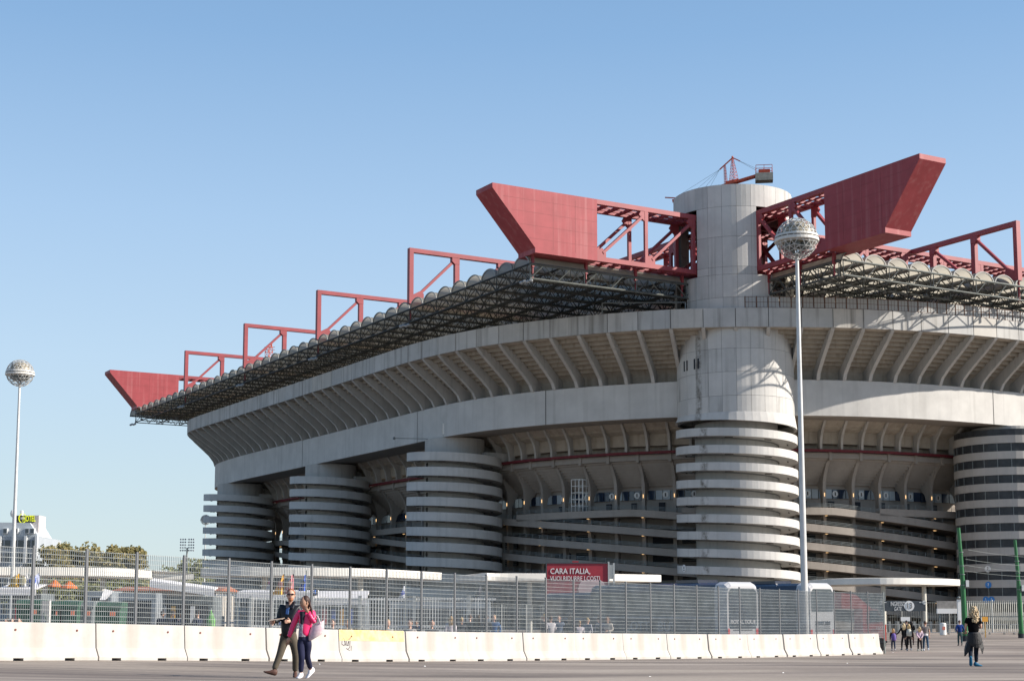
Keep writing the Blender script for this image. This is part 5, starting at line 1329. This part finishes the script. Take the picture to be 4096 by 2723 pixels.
def add_hand(m, w_, d, curl=.6, thumb=1, s=1.0):
    """palm and five bent fingers leaving the wrist w_ along d"""
    w_, d = Vector(w_), Vector(d).normalized(); x = d.cross(Vector((0,1,.2))).normalized(); n = x.cross(d)
    pc = w_ + d*.05*s
    rot = Matrix((x, n, d)).transposed().to_3x3()
    m.blob(pc, .040*s, .018*s, .055*s, 8, 6, rot=rot)
    for k, (off, L) in enumerate(((-.030,.062),(-.010,.074),(.011,.070),(.030,.055))):
        a = pc + d*.045*s + x*off*s; b = a + (d*cos(curl*.5) + n*sin(curl*.5))*L*.5*s; c = b + (d*cos(curl*1.5) + n*sin(curl*1.5))*L*.5*s
        m.tube(a, b, .0095*s, 6, r2=.0085*s); m.tube(b, c, .0085*s, 6, r2=.0065*s)
    a = pc - x*.035*s*thumb - d*.015*s; b = a + (d*.6 - x*.75*thumb + n*.3).normalized()*.036*s; m.tube(a, b, .011*s, 6, r2=.0095*s); m.tube(b, b + (d*.9 - x*.2*thumb + n*.4).normalized()*.03*s, .0095*s, 6, r2=.007*s)
def add_head(m, c, yaw, tilt=0.0, s=1.0):
    """head with brow, nose, chin and ears; faces local +y turned by yaw"""
    R_ = Matrix.Rotation(yaw, 3, 'Z') @ Matrix.Rotation(tilt, 3, 'X'); c = Vector(c); n, mm = 16, 12; rows = []
    for i in range(mm+1):
        f = i/mm; t_ = pi*f; z_ = -cos(t_)*.118; r = max(sin(t_), .03)
        wx = .075*r*(1 - .22*max(0, (.45-f))/.45); wy = .093*r; row = []
        for k in range(n):
            a = 2*pi*k/n; x, y = cos(a)*wx, sin(a)*wy
            if y > 0 and f < .42: y *= 1.0 + .06*(f-.1)
            if y < 0 and f < .4: y *= .55 + 1.1*f
            row.append(c + R_ @ (Vector((x, y, z_))*s))
        rows.append(row)
    m.sweep(rows, 0, closed=True, caps=True)
    P = lambda x, y, z_: c + R_ @ (Vector((x, y, z_))*s)
    m.add([P(-.014,.080,-.030), P(.014,.080,-.030), P(0,.118,-.026), P(0,.088,.022)], [(0,1,2),(0,2,3),(1,3,2),(0,3,1)])      # nose
    for sx_ in (-1, 1): m.blob(P(sx_*.078,-.005,-.005), .010*s, .020*s, .030*s, 6, 5)
    return P
def person(label, loc, yaw, J, top, bottom, hair, skin=SKIN1, H=1.0, sleeves='long', shoes=(.05,.05,.05), hs='short', name_top='jacket', glasses=False,
           torso_w=1.0, hem=None, group=None, face=0.0, tilt=0.0, tmat=None, quilt=False, shoe_dir=None, top_len=.0, seated=False, neck_r=.055, sub=1):
    """J: joints (metres, x right, y forward, z up, at full size); the whole figure is scaled by H"""
    loc = Vector(loc); R_ = Matrix.Rotation(yaw, 3, 'Z')
    T = lambda p_: loc + R_ @ (Vector(p_)*H)
    t = thing('person', label, 'person', tuple(loc), 0, group)
    N = {k: (T(v), 0) for k, v in J.items()}
    G = lambda k: T(J[k])
    nod = {'pel': (G('pel'), (.10*H*torso_w, .085*H)), 'chest': (G('chest'), (.125*H*torso_w, .09*H)), 'neck': (G('neck'), .052*H), 'hb': (G('head')-Vector((0,0,.06*H)), .05*H)}
    lk = [('pel','chest'),('chest','neck'),('neck','hb')]
    for s_ in 'LR':
        nod['s'+s_] = (G('s'+s_), .05*H); nod['e'+s_] = (G('e'+s_), .038*H); nod['w'+s_] = (G('w'+s_), .026*H); lk += [('chest','s'+s_),('s'+s_,'e'+s_),('e'+s_,'w'+s_)]
        nod['h'+s_] = (G('h'+s_)-Vector((0,0,.09*H)), .070*H); nod['k'+s_] = (G('k'+s_), .052*H); nod['a'+s_] = (G('a'+s_), .036*H); lk += [('pel','h'+s_),('h'+s_,'k'+s_),('k'+s_,'a'+s_)]
    vs, fs = mk_skin(nod, lk, sub); m = MB(); m.add(vs, fs)
    P = add_head(m, G('head'), yaw+face, tilt, H*1.08)
    for s_ in 'LR':
        w_, e_ = G('w'+s_), G('e'+s_); add_hand(m, w_, (w_-e_), .5, 1 if s_ == 'L' else -1, H)
    m.build('body', skin, t, smooth=True, fixn=False)
    m = MB()
    for sx_ in (-1, 1): m.blob(P(sx_*.030,.082,.008), .012*H, .010*H, .007*H, 6, 4)
    m.build('eyes', EYE, t)
    m = MB(); m.blob(P(0,.085,-.062), .024*H, .010*H, .007*H, 8, 4); m.build('mouth', LIP, t)
    if glasses:
        m = MB()
        for sx_ in (-1, 1): m.blob(P(sx_*.034,.094,.010), .032*H, .012*H, .022*H, 10, 6); m.beam(P(sx_*.07,.08,.012), P(sx_*.082,-.01,.010), .006, .012)
        m.beam(P(-.02,.1,.016), P(.02,.1,.016), .008, .01); m.build('sunglasses', mat('sunglass', (.03,.012,.012), .15), t)
    # hair
    m = MB()
    hmat = mat('hair', hair, .6, var=.3, scale=22)
    if hs != 'bald':
        rr = random.Random(len(label)*7+int(loc.x*10))
        m.blob(P(0,-.022,.042), .089*H, .100*H, .100*H, 14, 9)
        if hs == 'long':
            for k in range(7):
                x = -.075 + .025*k; m.tube(P(x,-.055,.03), P(x*1.1,-.085-.02*rr.random(),-.15-.1*rr.random()), .034*H, 7, r2=.022*H); m.tube(P(x*1.1,-.085,-.14), P(x*1.0,-.08,-.30-.06*rr.random()), .026*H, 6, r2=.01*H)
        if hs == 'curly':
            for k in range(210):
                a = rr.uniform(0, 2*pi); zz = rr.uniform(-.27, .13); rad = .105 if zz > 0 else .125; rad *= sqrt(max(.1, 1-(max(zz,0)/.16)**2))
                if sin(a) > .35 and -.12 < zz < .06: continue
                m.blob(P(cos(a)*rad*rr.uniform(.7,1.0), sin(a)*rad*.85*rr.uniform(.7,1)-.02, zz), .027*H, .027*H, .034*H, 5, 4)
        if hs == 'side':      # swept over one shoulder, with a parting
            for k in range(8): m.tube(P(-.04+.012*k,-.06,.06), P(-.105-.006*k,-.09,-.14-.02*k), .030*H, 7, r2=.02*H); m.tube(P(-.105-.006*k,-.09,-.13-.02*k), P(-.15-.008*k,-.07,-.27-.01*k), .022*H, 6, r2=.008*H)
        m.build('hair', hmat, t, smooth=True)
    # clothes
    tw = torso_w; hz_ = J['pel'][2] - (.06 if hem is None else hem); px_, py_ = J['pel'][0], J['pel'][1]
    nod = {'c1': (G('chest'), (.165*H*tw, .118*H*tw)), 'c0': (T(((J['pel'][0]+J['chest'][0])/2, (J['pel'][1]+J['chest'][1])/2, (J['pel'][2]+J['chest'][2])/2)), (.150*H*tw, .112*H*tw)), 'c2': (T((px_, py_, hz_)), (.168*H*tw, .125*H*tw)),
           'n': (T(tuple(J['chest'][i]*.25 + J['neck'][i]*.75 for i in range(3))), neck_r*1.2*H)}
    lk = [('c1','c0'),('c0','c2'),('c1','n')]
    for s_ in 'LR':
        nod['s'+s_] = (G('s'+s_), .068*H*tw); lk.append(('c1','s'+s_))
        if sleeves == 'long': nod['e'+s_] = (G('e'+s_), .056*H*tw); nod['w'+s_] = (G('w'+s_), .044*H*tw); lk += [('s'+s_,'e'+s_),('e'+s_,'w'+s_)]
        else: q = tuple(J['s'+s_][i]*.4 + J['e'+s_][i]*.6 for i in range(3)); nod['e'+s_] = (T(q), .062*H*tw); lk += [('s'+s_,'e'+s_)]
    vs, fs = mk_skin(nod, lk, 2 if sub > 1 else 1)
    if quilt:      # horizontal quilting of a padded jacket
        ax = G('chest'); vs = [Vector((ax.x + (v.x-ax.x)*(1+.045*abs(sin(v.z*48))), ax.y + (v.y-ax.y)*(1+.05*abs(sin(v.z*48))), v.z)) for v in vs]
    m = MB(); m.add(vs, fs); m.build(name_top, tmat or cm(top), t, smooth=True, fixn=False)
    nod = {'p': (G('pel')+Vector((0,0,.04*H)), (.135*H*tw, .108*H*tw)), }; lk = [('p','top')]; nod['top'] = (G('pel')+Vector((0,0,.15*H)), (.120*H*tw, .095*H*tw))
    for s_ in 'LR': nod['h'+s_] = (G('h'+s_)-Vector((0,0,.10*H)), .082*H*tw); nod['k'+s_] = (G('k'+s_), .068*H*tw); nod['a'+s_] = (G('a'+s_)+Vector((0,0,.02*H)), .050*H*tw); lk += [('p','h'+s_),('h'+s_,'k'+s_),('k'+s_,'a'+s_)]
    vs, fs = mk_skin(nod, lk, 2 if sub > 1 else 1); m = MB(); m.add(vs, fs); m.build('trousers', cm(bottom), t, smooth=True, fixn=False)
    for s_ in 'LR':
        a = G('a'+s_); d = Vector((shoe_dir or {}).get(s_, (0,1,0))); d = (R_ @ d).normalized(); x = d.cross(Vector((0,0,1)))
        x = x.normalized() if x.length > .1 else Vector((1,0,0)); u_ = x.cross(d); m = MB(); rows = []
        for f, w__, h0, h1 in ((-.075,.030,-.06,.02),(-.05,.042,-.085,.05),(.02,.044,-.09,.045),(.08,.046,-.09,-.01),(.14,.048,-.088,-.035),(.185,.034,-.082,-.05),(.20,.015,-.075,-.06)):
            rows.append([a + d*f*H + (x*cos(q)*w__ + u_*((h0+h1)/2 + (h1-h0)/2*sin(q)))*H for q in [2*pi*k/10 for k in range(10)]])
        m.sweep(rows, 0, closed=True, caps=True); m.build('shoe', cm(shoes, .5), t, smooth=True)
    return t, T, P
def stand(st=.0, arms='down', lean=0.0):
    """standing or walking joints; st = stride"""
    J = dict(pel=(0,0,.93), chest=(0,lean,1.30), neck=(0,lean*1.2,1.47), head=(0,lean*1.2+.015,1.62), sL=(-.175,lean,1.415), sR=(.175,lean,1.415), hL=(-.09,0,.88), hR=(.09,0,.88))
    J['kL'] = (-.10, st*.42+.02, .49); J['kR'] = (.10, -st*.25+.03, .48)
    J['aL'] = (-.10, st*.72, .10); J['aR'] = (.10, -st*.85, .10 + abs(st)*.14)
    A_ = {'down': ((-.23,-.02,1.13),(-.22,.06,.88),(.23,-.02,1.13),(.22,.06,.88)), 'front': ((-.23,.0,1.15),(-.08,.22,1.12),(.23,.0,1.15),(.08,.22,1.14)),
          'pockets': ((-.27,-.06,1.14),(-.17,.05,.96),(.27,-.06,1.14),(.17,.05,.96)), 'behind': ((-.22,-.08,1.14),(-.03,-.16,.92),(.22,-.08,1.14),(.04,-.17,.92)),
          'phone': ((-.23,-.02,1.13),(-.22,.06,.88),(.24,.05,1.20),(.13,.10,1.47)), 'holdL': ((-.32,.0,1.16),(-.50,.02,1.02),(.23,-.02,1.13),(.22,.06,.88))}[arms]
    J['eL'], J['wL'], J['eR'], J['wR'] = A_; return J
def seat(arms='front'):
    J = stand(0, arms); dz = -.44
    for k in ('pel','chest','neck','head','sL','sR','eL','wL','eR','wR','hL','hR'): x, y, z_ = J[k]; J[k] = (x, y-.1, z_+dz)
    J['chest'] = (0, -.02, J['chest'][2]); J['kL'] = (-.13,.33,.47); J['kR'] = (.13,.33,.47); J['aL'] = (-.12,.40,.10); J['aR'] = (.12,.40,.10); return J

# --- the couple in front
b = gp(1153, 32.2, 2712); zf = at(1153, 2711, 32.2).z
JM = dict(pel=(-.01,0,.90), chest=(.01,-.01,1.30), neck=(.02,-.02,1.53), head=(.03,-.04,1.70), sL=(.195,.02,1.445), sR=(-.165,.0,1.455), eL=(.21,-.02,1.19), wL=(.06,-.24,1.17), eR=(-.20,-.03,1.20), wR=(-.27,-.24,1.16),
          hL=(.095,.0,.86), hR=(-.105,.0,.86), kL=(.15,.0,.47), aL=(.125,.10,.10), kR=(-.16,-.10,.50), aR=(-.27,-.20,.15))
# joints above are given with x to the right of the picture and y away from the eye
pm, T, P = person('man in black quilted jacket, olive trousers and sunglasses, holding a paper', (b.x, b.y, b.z), 0, JM, (.012,.014,.02), (.10,.085,.065), (.30,.10,.04), skin=SKIN1, name_top='padded_jacket', glasses=True, shoes=(.10,.055,.045),
    face=pi+.12, tilt=.1, hem=.13, torso_w=1.22, quilt=True, shoe_dir={'R': (-.93,-.25,.30), 'L': (.15,-1,-.02)}, tmat=mat('black_nylon', (.007,.008,.012), .45, spec=.35), sub=2)
m = MB(); c = T((-.22,-.36,1.205)); m.hexa([c+Vector(q) for q in ((-.17,-.05,-.035),(.13,-.10,.0),(.17,.06,.03),(-.13,.10,-.01),(-.17,-.05,-.03),(.13,-.10,.006),(.17,.06,.036),(-.13,.10,-.004))])
o = m.build('paper', mat('paper_tan', (.50,.38,.28), .7), None, org=tuple(c)); tag(o, 'tan folded map held by the man in the black jacket', 'paper')
m = MB(); 
for k in range(3): m.beam(T((-.035+.02*k,-.128,1.45)), T((-.045+.018*k,-.146,1.31)), .022, .012)
m.build('shirt_front', mat('shirt_blue', (.05,.14,.38), .7, var=.4, scale=40), pm)
m = MB(); m.blob(P(0,.045,-.085), .056, .055, .045, 10, 6); m.build('beard', mat('beard_ginger', (.33,.13,.06), .8), pm)
m = MB(); 
for s_ in (-1, 1): m.beam(T((.03+s_*.07,-.05,1.555)), T((.02+s_*.045,-.13,1.43)), .06, .035); m.beam(T((.03+s_*.075,-.05,1.55)), T((.03+s_*.03,.06,1.56)), .07, .04)
m.build('collar', mat('black_collar', (.02,.02,.028), .5), pm)

b = gp(1215, 31.5, 2720)
JW = dict(pel=(.0,0,.86), chest=(.03,.0,1.20), neck=(.02,-.01,1.37), head=(-.005,-.03,1.535), sL=(.165,.0,1.32), sR=(-.115,-.01,1.34), eL=(.20,-.10,1.12), wL=(.085,-.13,1.33), eR=(-.225,-.03,1.07), wR=(-.30,-.06,.83),
          hL=(.085,.0,.80), hR=(-.075,-.02,.80), kL=(.055,.02,.45), aL=(.105,.24,.17), kR=(-.03,-.13,.45), aR=(-.05,-.10,.10))
pw, T, P = person('woman in bright pink padded jacket and dark leggings walking beside the man', (b.x, b.y, b.z), 0, JW, (.60,.02,.11), (.022,.024,.055), (.05,.025,.02), skin=SKIN2, name_top='padded_jacket', shoes=(.72,.70,.74), hs='side',
    face=pi-.75, tilt=.05, hem=.05, torso_w=1.04, quilt=True, shoe_dir={'R': (-.2,-1,-.02), 'L': (-.62,-.5,-.62)}, tmat=mat('pink_nylon', (.78,.025,.14), .40, spec=.5), sub=2)
m = MB(); rows = []
for z_, w_ in ((1.17,.030),(1.05,.055),(.95,.070),(.86,.075),(.845,.070)): rows.append([T((-.035-w_, -.118, z_)), T((-.035-w_*.5, -.140, z_)), T((-.035, -.146, z_)), T((-.035+w_*.5, -.140, z_)), T((-.035+w_, -.118, z_)), T((-.035, -.06, z_))])
m.sweep(rows, 0, closed=True, caps=True); m.build('blouse', mat('blouse_print', (.40,.37,.42), .8, var=.55, scale=38, col2=(.10,.07,.11)), pw)
m = MB(); rows = []
for z_, w_ in ((1.36,.065),(1.30,.055),(1.22,.048),(1.14,.052),(1.10,.04)): rows.append([T((-.03-w_, -.115, z_)), T((-.03-w_*.5, -.150, z_)), T((-.03, -.157, z_)), T((-.03+w_*.5, -.150, z_)), T((-.03+w_, -.115, z_)), T((-.03, -.05, z_))])
m.sweep(rows, 0, closed=True, caps=True); m.build('scarf', mat('scarf_dark', (.02,.022,.035), .9, var=.5, scale=30), pw)
BAGM = mat('tote_cloth', (.66,.56,.56), .8, var=.3, scale=9, col2=(.55,.35,.42))
c = T((.245,-.06,.985)); t = thing('tote_bag', 'white and pink tote bag hanging from the elbow of the woman in pink', 'bag', (c.x, c.y, c.z-.16))
m = MB(); rows = []
for z_, w_, d_, ox in ((-.165,.10,.05,-.02),(-.15,.135,.065,-.02),(-.02,.155,.07,.0),(.10,.135,.05,.02),(.13,.12,.03,.03)): rows.append([c + Vector((ox + cos(q)*w_, sin(q)*d_, z_ + .06*cos(q))) for q in [2*pi*k/14 for k in range(14)]])
m.sweep(rows, 0, closed=True, caps=True); m.build('pouch', BAGM, t, smooth=True)
m = MB(); pr = None
for k in range(9): 
    f = k/8; q = c + Vector((-.08+.17*f, -.05, .12 + .17*sin(pi*f)))
    if pr is not None: m.tube(pr, q, .012, 6)
    pr = q
m.build('handle', BAGM, t)

# --- blonde woman from behind
b = gp(3899, 44.3, 2662)
JB = dict(pel=(.0,0,.92), chest=(.0,.02,1.24), neck=(.01,.0,1.40), head=(.025,.02,1.555), sL=(-.17,.0,1.345), sR=(.165,.0,1.345), eL=(-.215,.02,1.12), wL=(-.17,.17,1.00), eR=(.235,.03,1.10), wR=(.13,.20,1.13),
          hL=(-.09,.0,.86), hR=(.09,.0,.86), kL=(-.11,-.02,.46), aL=(-.175,-.22,.24), kR=(.07,.06,.46), aR=(.055,.02,.10))
pb, T, P = person('woman with curly blonde hair seen from behind, black T-shirt and blue shoes', (b.x, b.y, b.z), 0, JB, (.008,.008,.010), (.012,.018,.03), (.50,.38,.23), skin=SKIN1, sleeves='short', tmat=mat('black_cotton', (.004,.004,.005), .95, spec=.05), name_top='t_shirt', shoes=(.012,.10,.19), hs='curly',
    face=-.2, hem=-.02, torso_w=1.04, shoe_dir={'L': (.05,.35,-.9), 'R': (.9,.35,0)}, sub=2)
m = MB(); n = 20; rows = []
CN = mat('tied_jacket_black', (.010,.010,.012), .6, var=.5, scale=25, bump=.3)
for z_, rx_, ry_ in ((.98,.155,.125),(.94,.185,.155),(.80,.205,.17),(.68,.215,.175),(.58,.205,.16)):
    rows.append([T((rx_*cos(2*pi*k/n)+.01, ry_*sin(2*pi*k/n), z_ - (.04*sin(6*pi*k/n) if z_ < .7 else 0))) for k in range(n)])
m.sweep(rows, 0, closed=True)
m.sweep([[T((-.20,-.06,.70)), T((-.20,.10,.70)), T((-.10,-.10,.66))], [T((-.27,-.08,.50)), T((-.27,.05,.50)), T((-.16,-.10,.46))], [T((-.315,-.10,.31)), T((-.31,-.07,.31)), T((-.29,-.10,.30))]], 0, closed=True, caps=True)
m.sweep([[T((.215,-.04,.82)), T((.215,.06,.82)), T((.10,-.15,.60))], [T((.27,-.05,.55)), T((.26,.05,.56)), T((.14,-.14,.50))], [T((.215,-.08,.36)), T((.21,-.04,.37)), T((.19,-.10,.37))]], 0, closed=True, caps=True)
m.build('tied_jacket', CN, pb)

# --- group by the gate
GRP = 'people walking towards the gate'
def far(label, px, Y, Hm, yaw, J, *a, yref=2600, **k):
    b = gp(px, Y, yref); return person(label, (b.x, b.y, b.z), yaw, J, *a, H=Hm/1.74, group=k.pop('group', GRP), **k)
p1, T, P = far('small girl in dark coat with a purple backpack holding a hand', 3574, 94, 1.32, .0, stand(.1), (.035,.015,.03), (.03,.045,.09), (.45,.25,.10), hs='long', shoes=(.5,.5,.55), torso_w=1.1)
def backpack(T, col, label, w_=.15, h=.36, z_=1.14, y=-.20, H=1):
    c = T((0, y, z_)); t = thing('backpack', label, 'backpack', (c.x, c.y, c.z-h/2)); m = MB(); rows = []
    for f, s_ in ((-.5,.75),(-.42,.95),(-.1,1),(.25,.92),(.45,.6),(.5,.2)): rows.append([c + Vector((cos(q)*w_*s_, sin(q)*.10*s_, f*h)) for q in [2*pi*k/12 for k in range(12)]])
    m.sweep(rows, 0, closed=True, caps=True); m.build('pack', cm(col, .6), t, smooth=True)
    m = MB()
    for sx_ in (-1, 1): m.beam(T((sx_*.12, -.08, z_+.16)), T((sx_*.13, .02, z_+.30)), .04, .03); m.beam(T((sx_*.12, -.10, z_-.12)), T((sx_*.16, -.02, z_-.05)), .03, .02)
    m.build('strap', cm(tuple(x*.6 for x in col), .7), t)
backpack(T, (.16,.11,.34), 'purple backpack on the small girl in the dark coat', .15, .44, 1.10)
far('woman with long blonde hair in a black coat leading the small girl by the hand', 3617, 95.5, 1.64, .12, stand(.22, 'holdL'), (.012,.012,.014), (.015,.015,.018), (.58,.45,.26), hs='long', shoes=(.12,.14,.18))
p2_, T, P = far('woman with fair hair in black clothes wearing a cream backpack', 3637, 92.8, 1.60, -.15, stand(.3), (.012,.012,.014), (.012,.012,.014), (.50,.36,.18), hs='long', shoes=(.30,.34,.42))
backpack(T, (.55,.54,.47), 'cream backpack on the woman in black clothes', .16, .42, 1.20)
far('girl in pale pink jacket and dark leggings with hands clasped behind her', 3680, 92.5, 1.44, .0, stand(.15, 'behind'), (.62,.48,.56), (.015,.015,.02), (.50,.36,.2), hs='long', shoes=(.5,.55,.5), torso_w=1.08)
p3, T, P = far('young man in grey and white T-shirt and blue jeans walking beside the girl in pink', 3704, 92.8, 1.76, -.15, stand(.36), (.22,.20,.19), (.035,.075,.13), (.10,.05,.03), sleeves='short', name_top='t_shirt', shoes=(.6,.66,.75))
m = MB(); vs, fs = mk_skin({'a': (T((0,0,1.12)), (.158,.122)), 'b': (T((0,0,.95)), (.165,.128)), 'c': (T((0,0,.86)), (.163,.126))}, [('a','b'),('b','c')], 1); m.add(vs, fs); m.build('white_hem', cm((.66,.64,.66)), p3, smooth=True, fixn=False)
far('person in dark clothes standing behind the blonde women near the gate', 3629, 112, 1.76, .2, stand(), (.02,.022,.03), (.02,.02,.03), (.02,.015,.015))
far('person in black with a dark hood standing further back near the gate', 3649, 112, 1.70, -.4, stand(0, 'front'), (.015,.015,.018), (.05,.03,.03), (.02,.015,.015), hs='long')
far('man in a blue jacket and jeans walking away, hands in pockets, by the green pole', 3841, 109.5, 1.77, .0, stand(.08, 'pockets'), (.015,.045,.20), (.05,.085,.09), (.12,.06,.05), shoes=(.2,.18,.16), yref=2578, torso_w=1.1)

# --- people behind the mesh fence
def behind(label, px, Y, ytop, yaw, J, top, bot, hair, **k):
    b = gp(px, Y, 2500); top_z = at(px, ytop, Y).z - b.z; full = J['head'][2] + .12
    Hs = min(1.12, max(.86, top_z/full)); dz = top_z - full*Hs
    if 'J0' in k: k.pop('J0')
    b.z += min(0, dz) if not k.get('seated') else 0
    k.pop('seated', None)
    p_ = person(label, (b.x, b.y, b.z), yaw, J, top, bot, hair, H=Hs, group='people behind the mesh fence', **k)
    return p_
HV = (.62,.80,.03)
for px, lab, yaw in ((18, 'steward in yellow hi-vis vest sitting at the very left edge', 2.6), (47, 'steward in yellow hi-vis vest sitting second from the left edge', 3.3), (76, 'steward in yellow hi-vis vest sitting third from the left edge', 3.6)):
    behind(lab, px, 57, 2427, yaw, seat(), HV, (.03,.03,.04), (.05,.03,.02), sleeves='long', name_top='hi_vis_jacket', seated=True)
    b = gp(px, 57); t = thing('bench', 'low concrete block seat under the steward, %s' % {18:'leftmost', 47:'middle', 76:'rightmost'}[px], 'seat', (b.x, 57, b.z), 0, 'block seats of the stewards'); m = MB(); m.box(b.x-.25, b.x+.25, 57-.2, 57+.25, b.z, b.z+.40); m.build('block', CB, t)
bh = [ (1328, 2468, (.20,.21,.22), 'seated man with dark hair in grey top behind the fence, right of the couple', 3.0), (1384, 2472, (.42,.36,.30), 'seated person in pale top leaning on the table behind the fence', 2.6),
       (1552, 2472, (.36,.37,.36), 'person with dark hair in grey sweater seated left of the small white table', 3.3), (1636, 2474, (.45,.40,.36), 'fair haired person in light top seated behind the fence', 2.8),
       (1666, 2478, (.02,.035,.10), 'person in navy blue top bending over the table behind the fence', 2.4), (1730, 2478, (.05,.05,.06), 'person in black with white cap seated behind the fence', 3.4),
       (1803, 2464, (.62,.56,.60), 'woman in white and pink striped top standing behind the fence', .3), (1846, 2468, (.04,.04,.05), 'dark haired person in black at the left of the dark group', .2),
       (1879, 2456, (.02,.02,.025), 'tall person in black jacket in the middle of the dark group', .0), (1912, 2460, (.03,.03,.035), 'brown haired woman in black within the dark group', -.2),
       (1944, 2456, (.02,.02,.025), 'person with short dark hair in black within the dark group', .2), (1976, 2458, (.05,.12,.28), 'person in blue denim jacket at the right of the dark group', 3.0),
       (2176, 2455, (.06,.05,.05), 'man with dark hair looking left in front of the navy coach', 1.5), (2203, 2462, (.66,.62,.64), 'person in bright white top beside the fence post at the coach', .4),
       (2236, 2460, (.16,.20,.28), 'person in grey-blue top with a cap in front of the navy coach', 2.9), (2280, 2456, (.03,.03,.03), 'person with curly fair hair in black in front of the navy coach', .3),
       (2318, 2482, (.66,.60,.64), 'child in white top in front of the navy coach', .1), (2350, 2470, (.30,.30,.34), 'person in grey and white top bending right in front of the coach', -.6),
       (2396, 2462, (.04,.05,.08), 'fair haired person in dark blue top in front of the coach', .5), (2430, 2464, (.52,.47,.42), 'woman in cream top standing rightmost in front of the coach', 2.8)]
hc = [(.03,.02,.015),(.10,.05,.03),(.35,.22,.10),(.06,.035,.02),(.45,.32,.16)]
for k, (px, yt, col, lab, yaw) in enumerate(bh):
    Y = 60 + (k % 3)*1.3 if px < 2000 else 66 + (k % 3)*1.2
    sitting = 'seated' in lab
    if sitting: Y = 58.5
    behind(lab, px, Y, yt, yaw, seat() if sitting else stand(.0, ('down','front','pockets')[k % 3]), col, (.03,.035,.06), hc[(k*2) % 5], hs='long' if ('woman' in lab or 'curly' in lab) else 'short', skin=(SKIN1, SKIN2, SKIN1)[k % 3])
# clothes rail people at the dark clothes stall
for k, px in enumerate((650, 690, 725, 790)):
    behind('dark clothed shopper, %s from the left at the clothes stall' % ordn[k], px, 69, 2408+4*(k % 2), .3*k, stand(0, 'front'), (.02,.025,.05), (.02,.02,.03), (.03,.02,.02))
b = gp(1705, 58); t = thing('table', 'small white folding table among the seated people behind the fence', 'table', (b.x, 58, b.z)); m = MB(); m.box(b.x-.6, b.x+.6, 57.7, 58.3, b.z+.7, b.z+.74); m.build('table_top', WHITE, t)
for sx_ in (-1, 1):
    for sy_ in (-1, 1): m = MB(); m.tube((b.x+sx_*.52, 58+sy_*.24, b.z), (b.x+sx_*.52, 58+sy_*.24, b.z+.7), .02, 6); m.build('leg', GALV, t)


for k, (px, py, lab_) in enumerate(((3572,2608,'white litter scrap just below the girl with the purple backpack'),(3389,2652,'white litter scrap below the right end of the barrier row'),(3937,2562,'white litter scrap right of the blonde woman by the tied jacket'),
        (3133,2690,'white litter scrap low down below the thick lamp post'),(1279,2656,'white litter scrap just right of the feet of the walking couple'),(2600,2706,'white litter scrap near the bottom edge right of the photo centre'),(1700,2664,'white litter scrap below the barrier right of the yellow one'))):
    d_ = ray(px, py); Y = 35.0
    for _ in range(30): Y = (ground(d_.x*Y, Y) - CAMZ)/d_.z
    x = d_.x*Y; z_ = ground(x, Y); m = MB(); r_ = random.Random(k); w_ = .018+.015*r_.random()
    m.hexa([(x-w_,Y-w_,z_+.004),(x+w_,Y-w_*.6,z_+.004),(x+w_*.7,Y+w_,z_+.004),(x-w_,Y+w_*.8,z_+.004),(x-w_*.6,Y-w_*.7,z_+.025),(x+w_*.7,Y-w_*.4,z_+.018),(x+w_*.5,Y+w_*.7,z_+.02),(x-w_*.5,Y+w_*.6,z_+.015)])
    o = m.build('litter_scrap', WHITE, None, org=(x, Y, z_)); tag(o, lab_, 'litter', 'litter scraps on the asphalt')
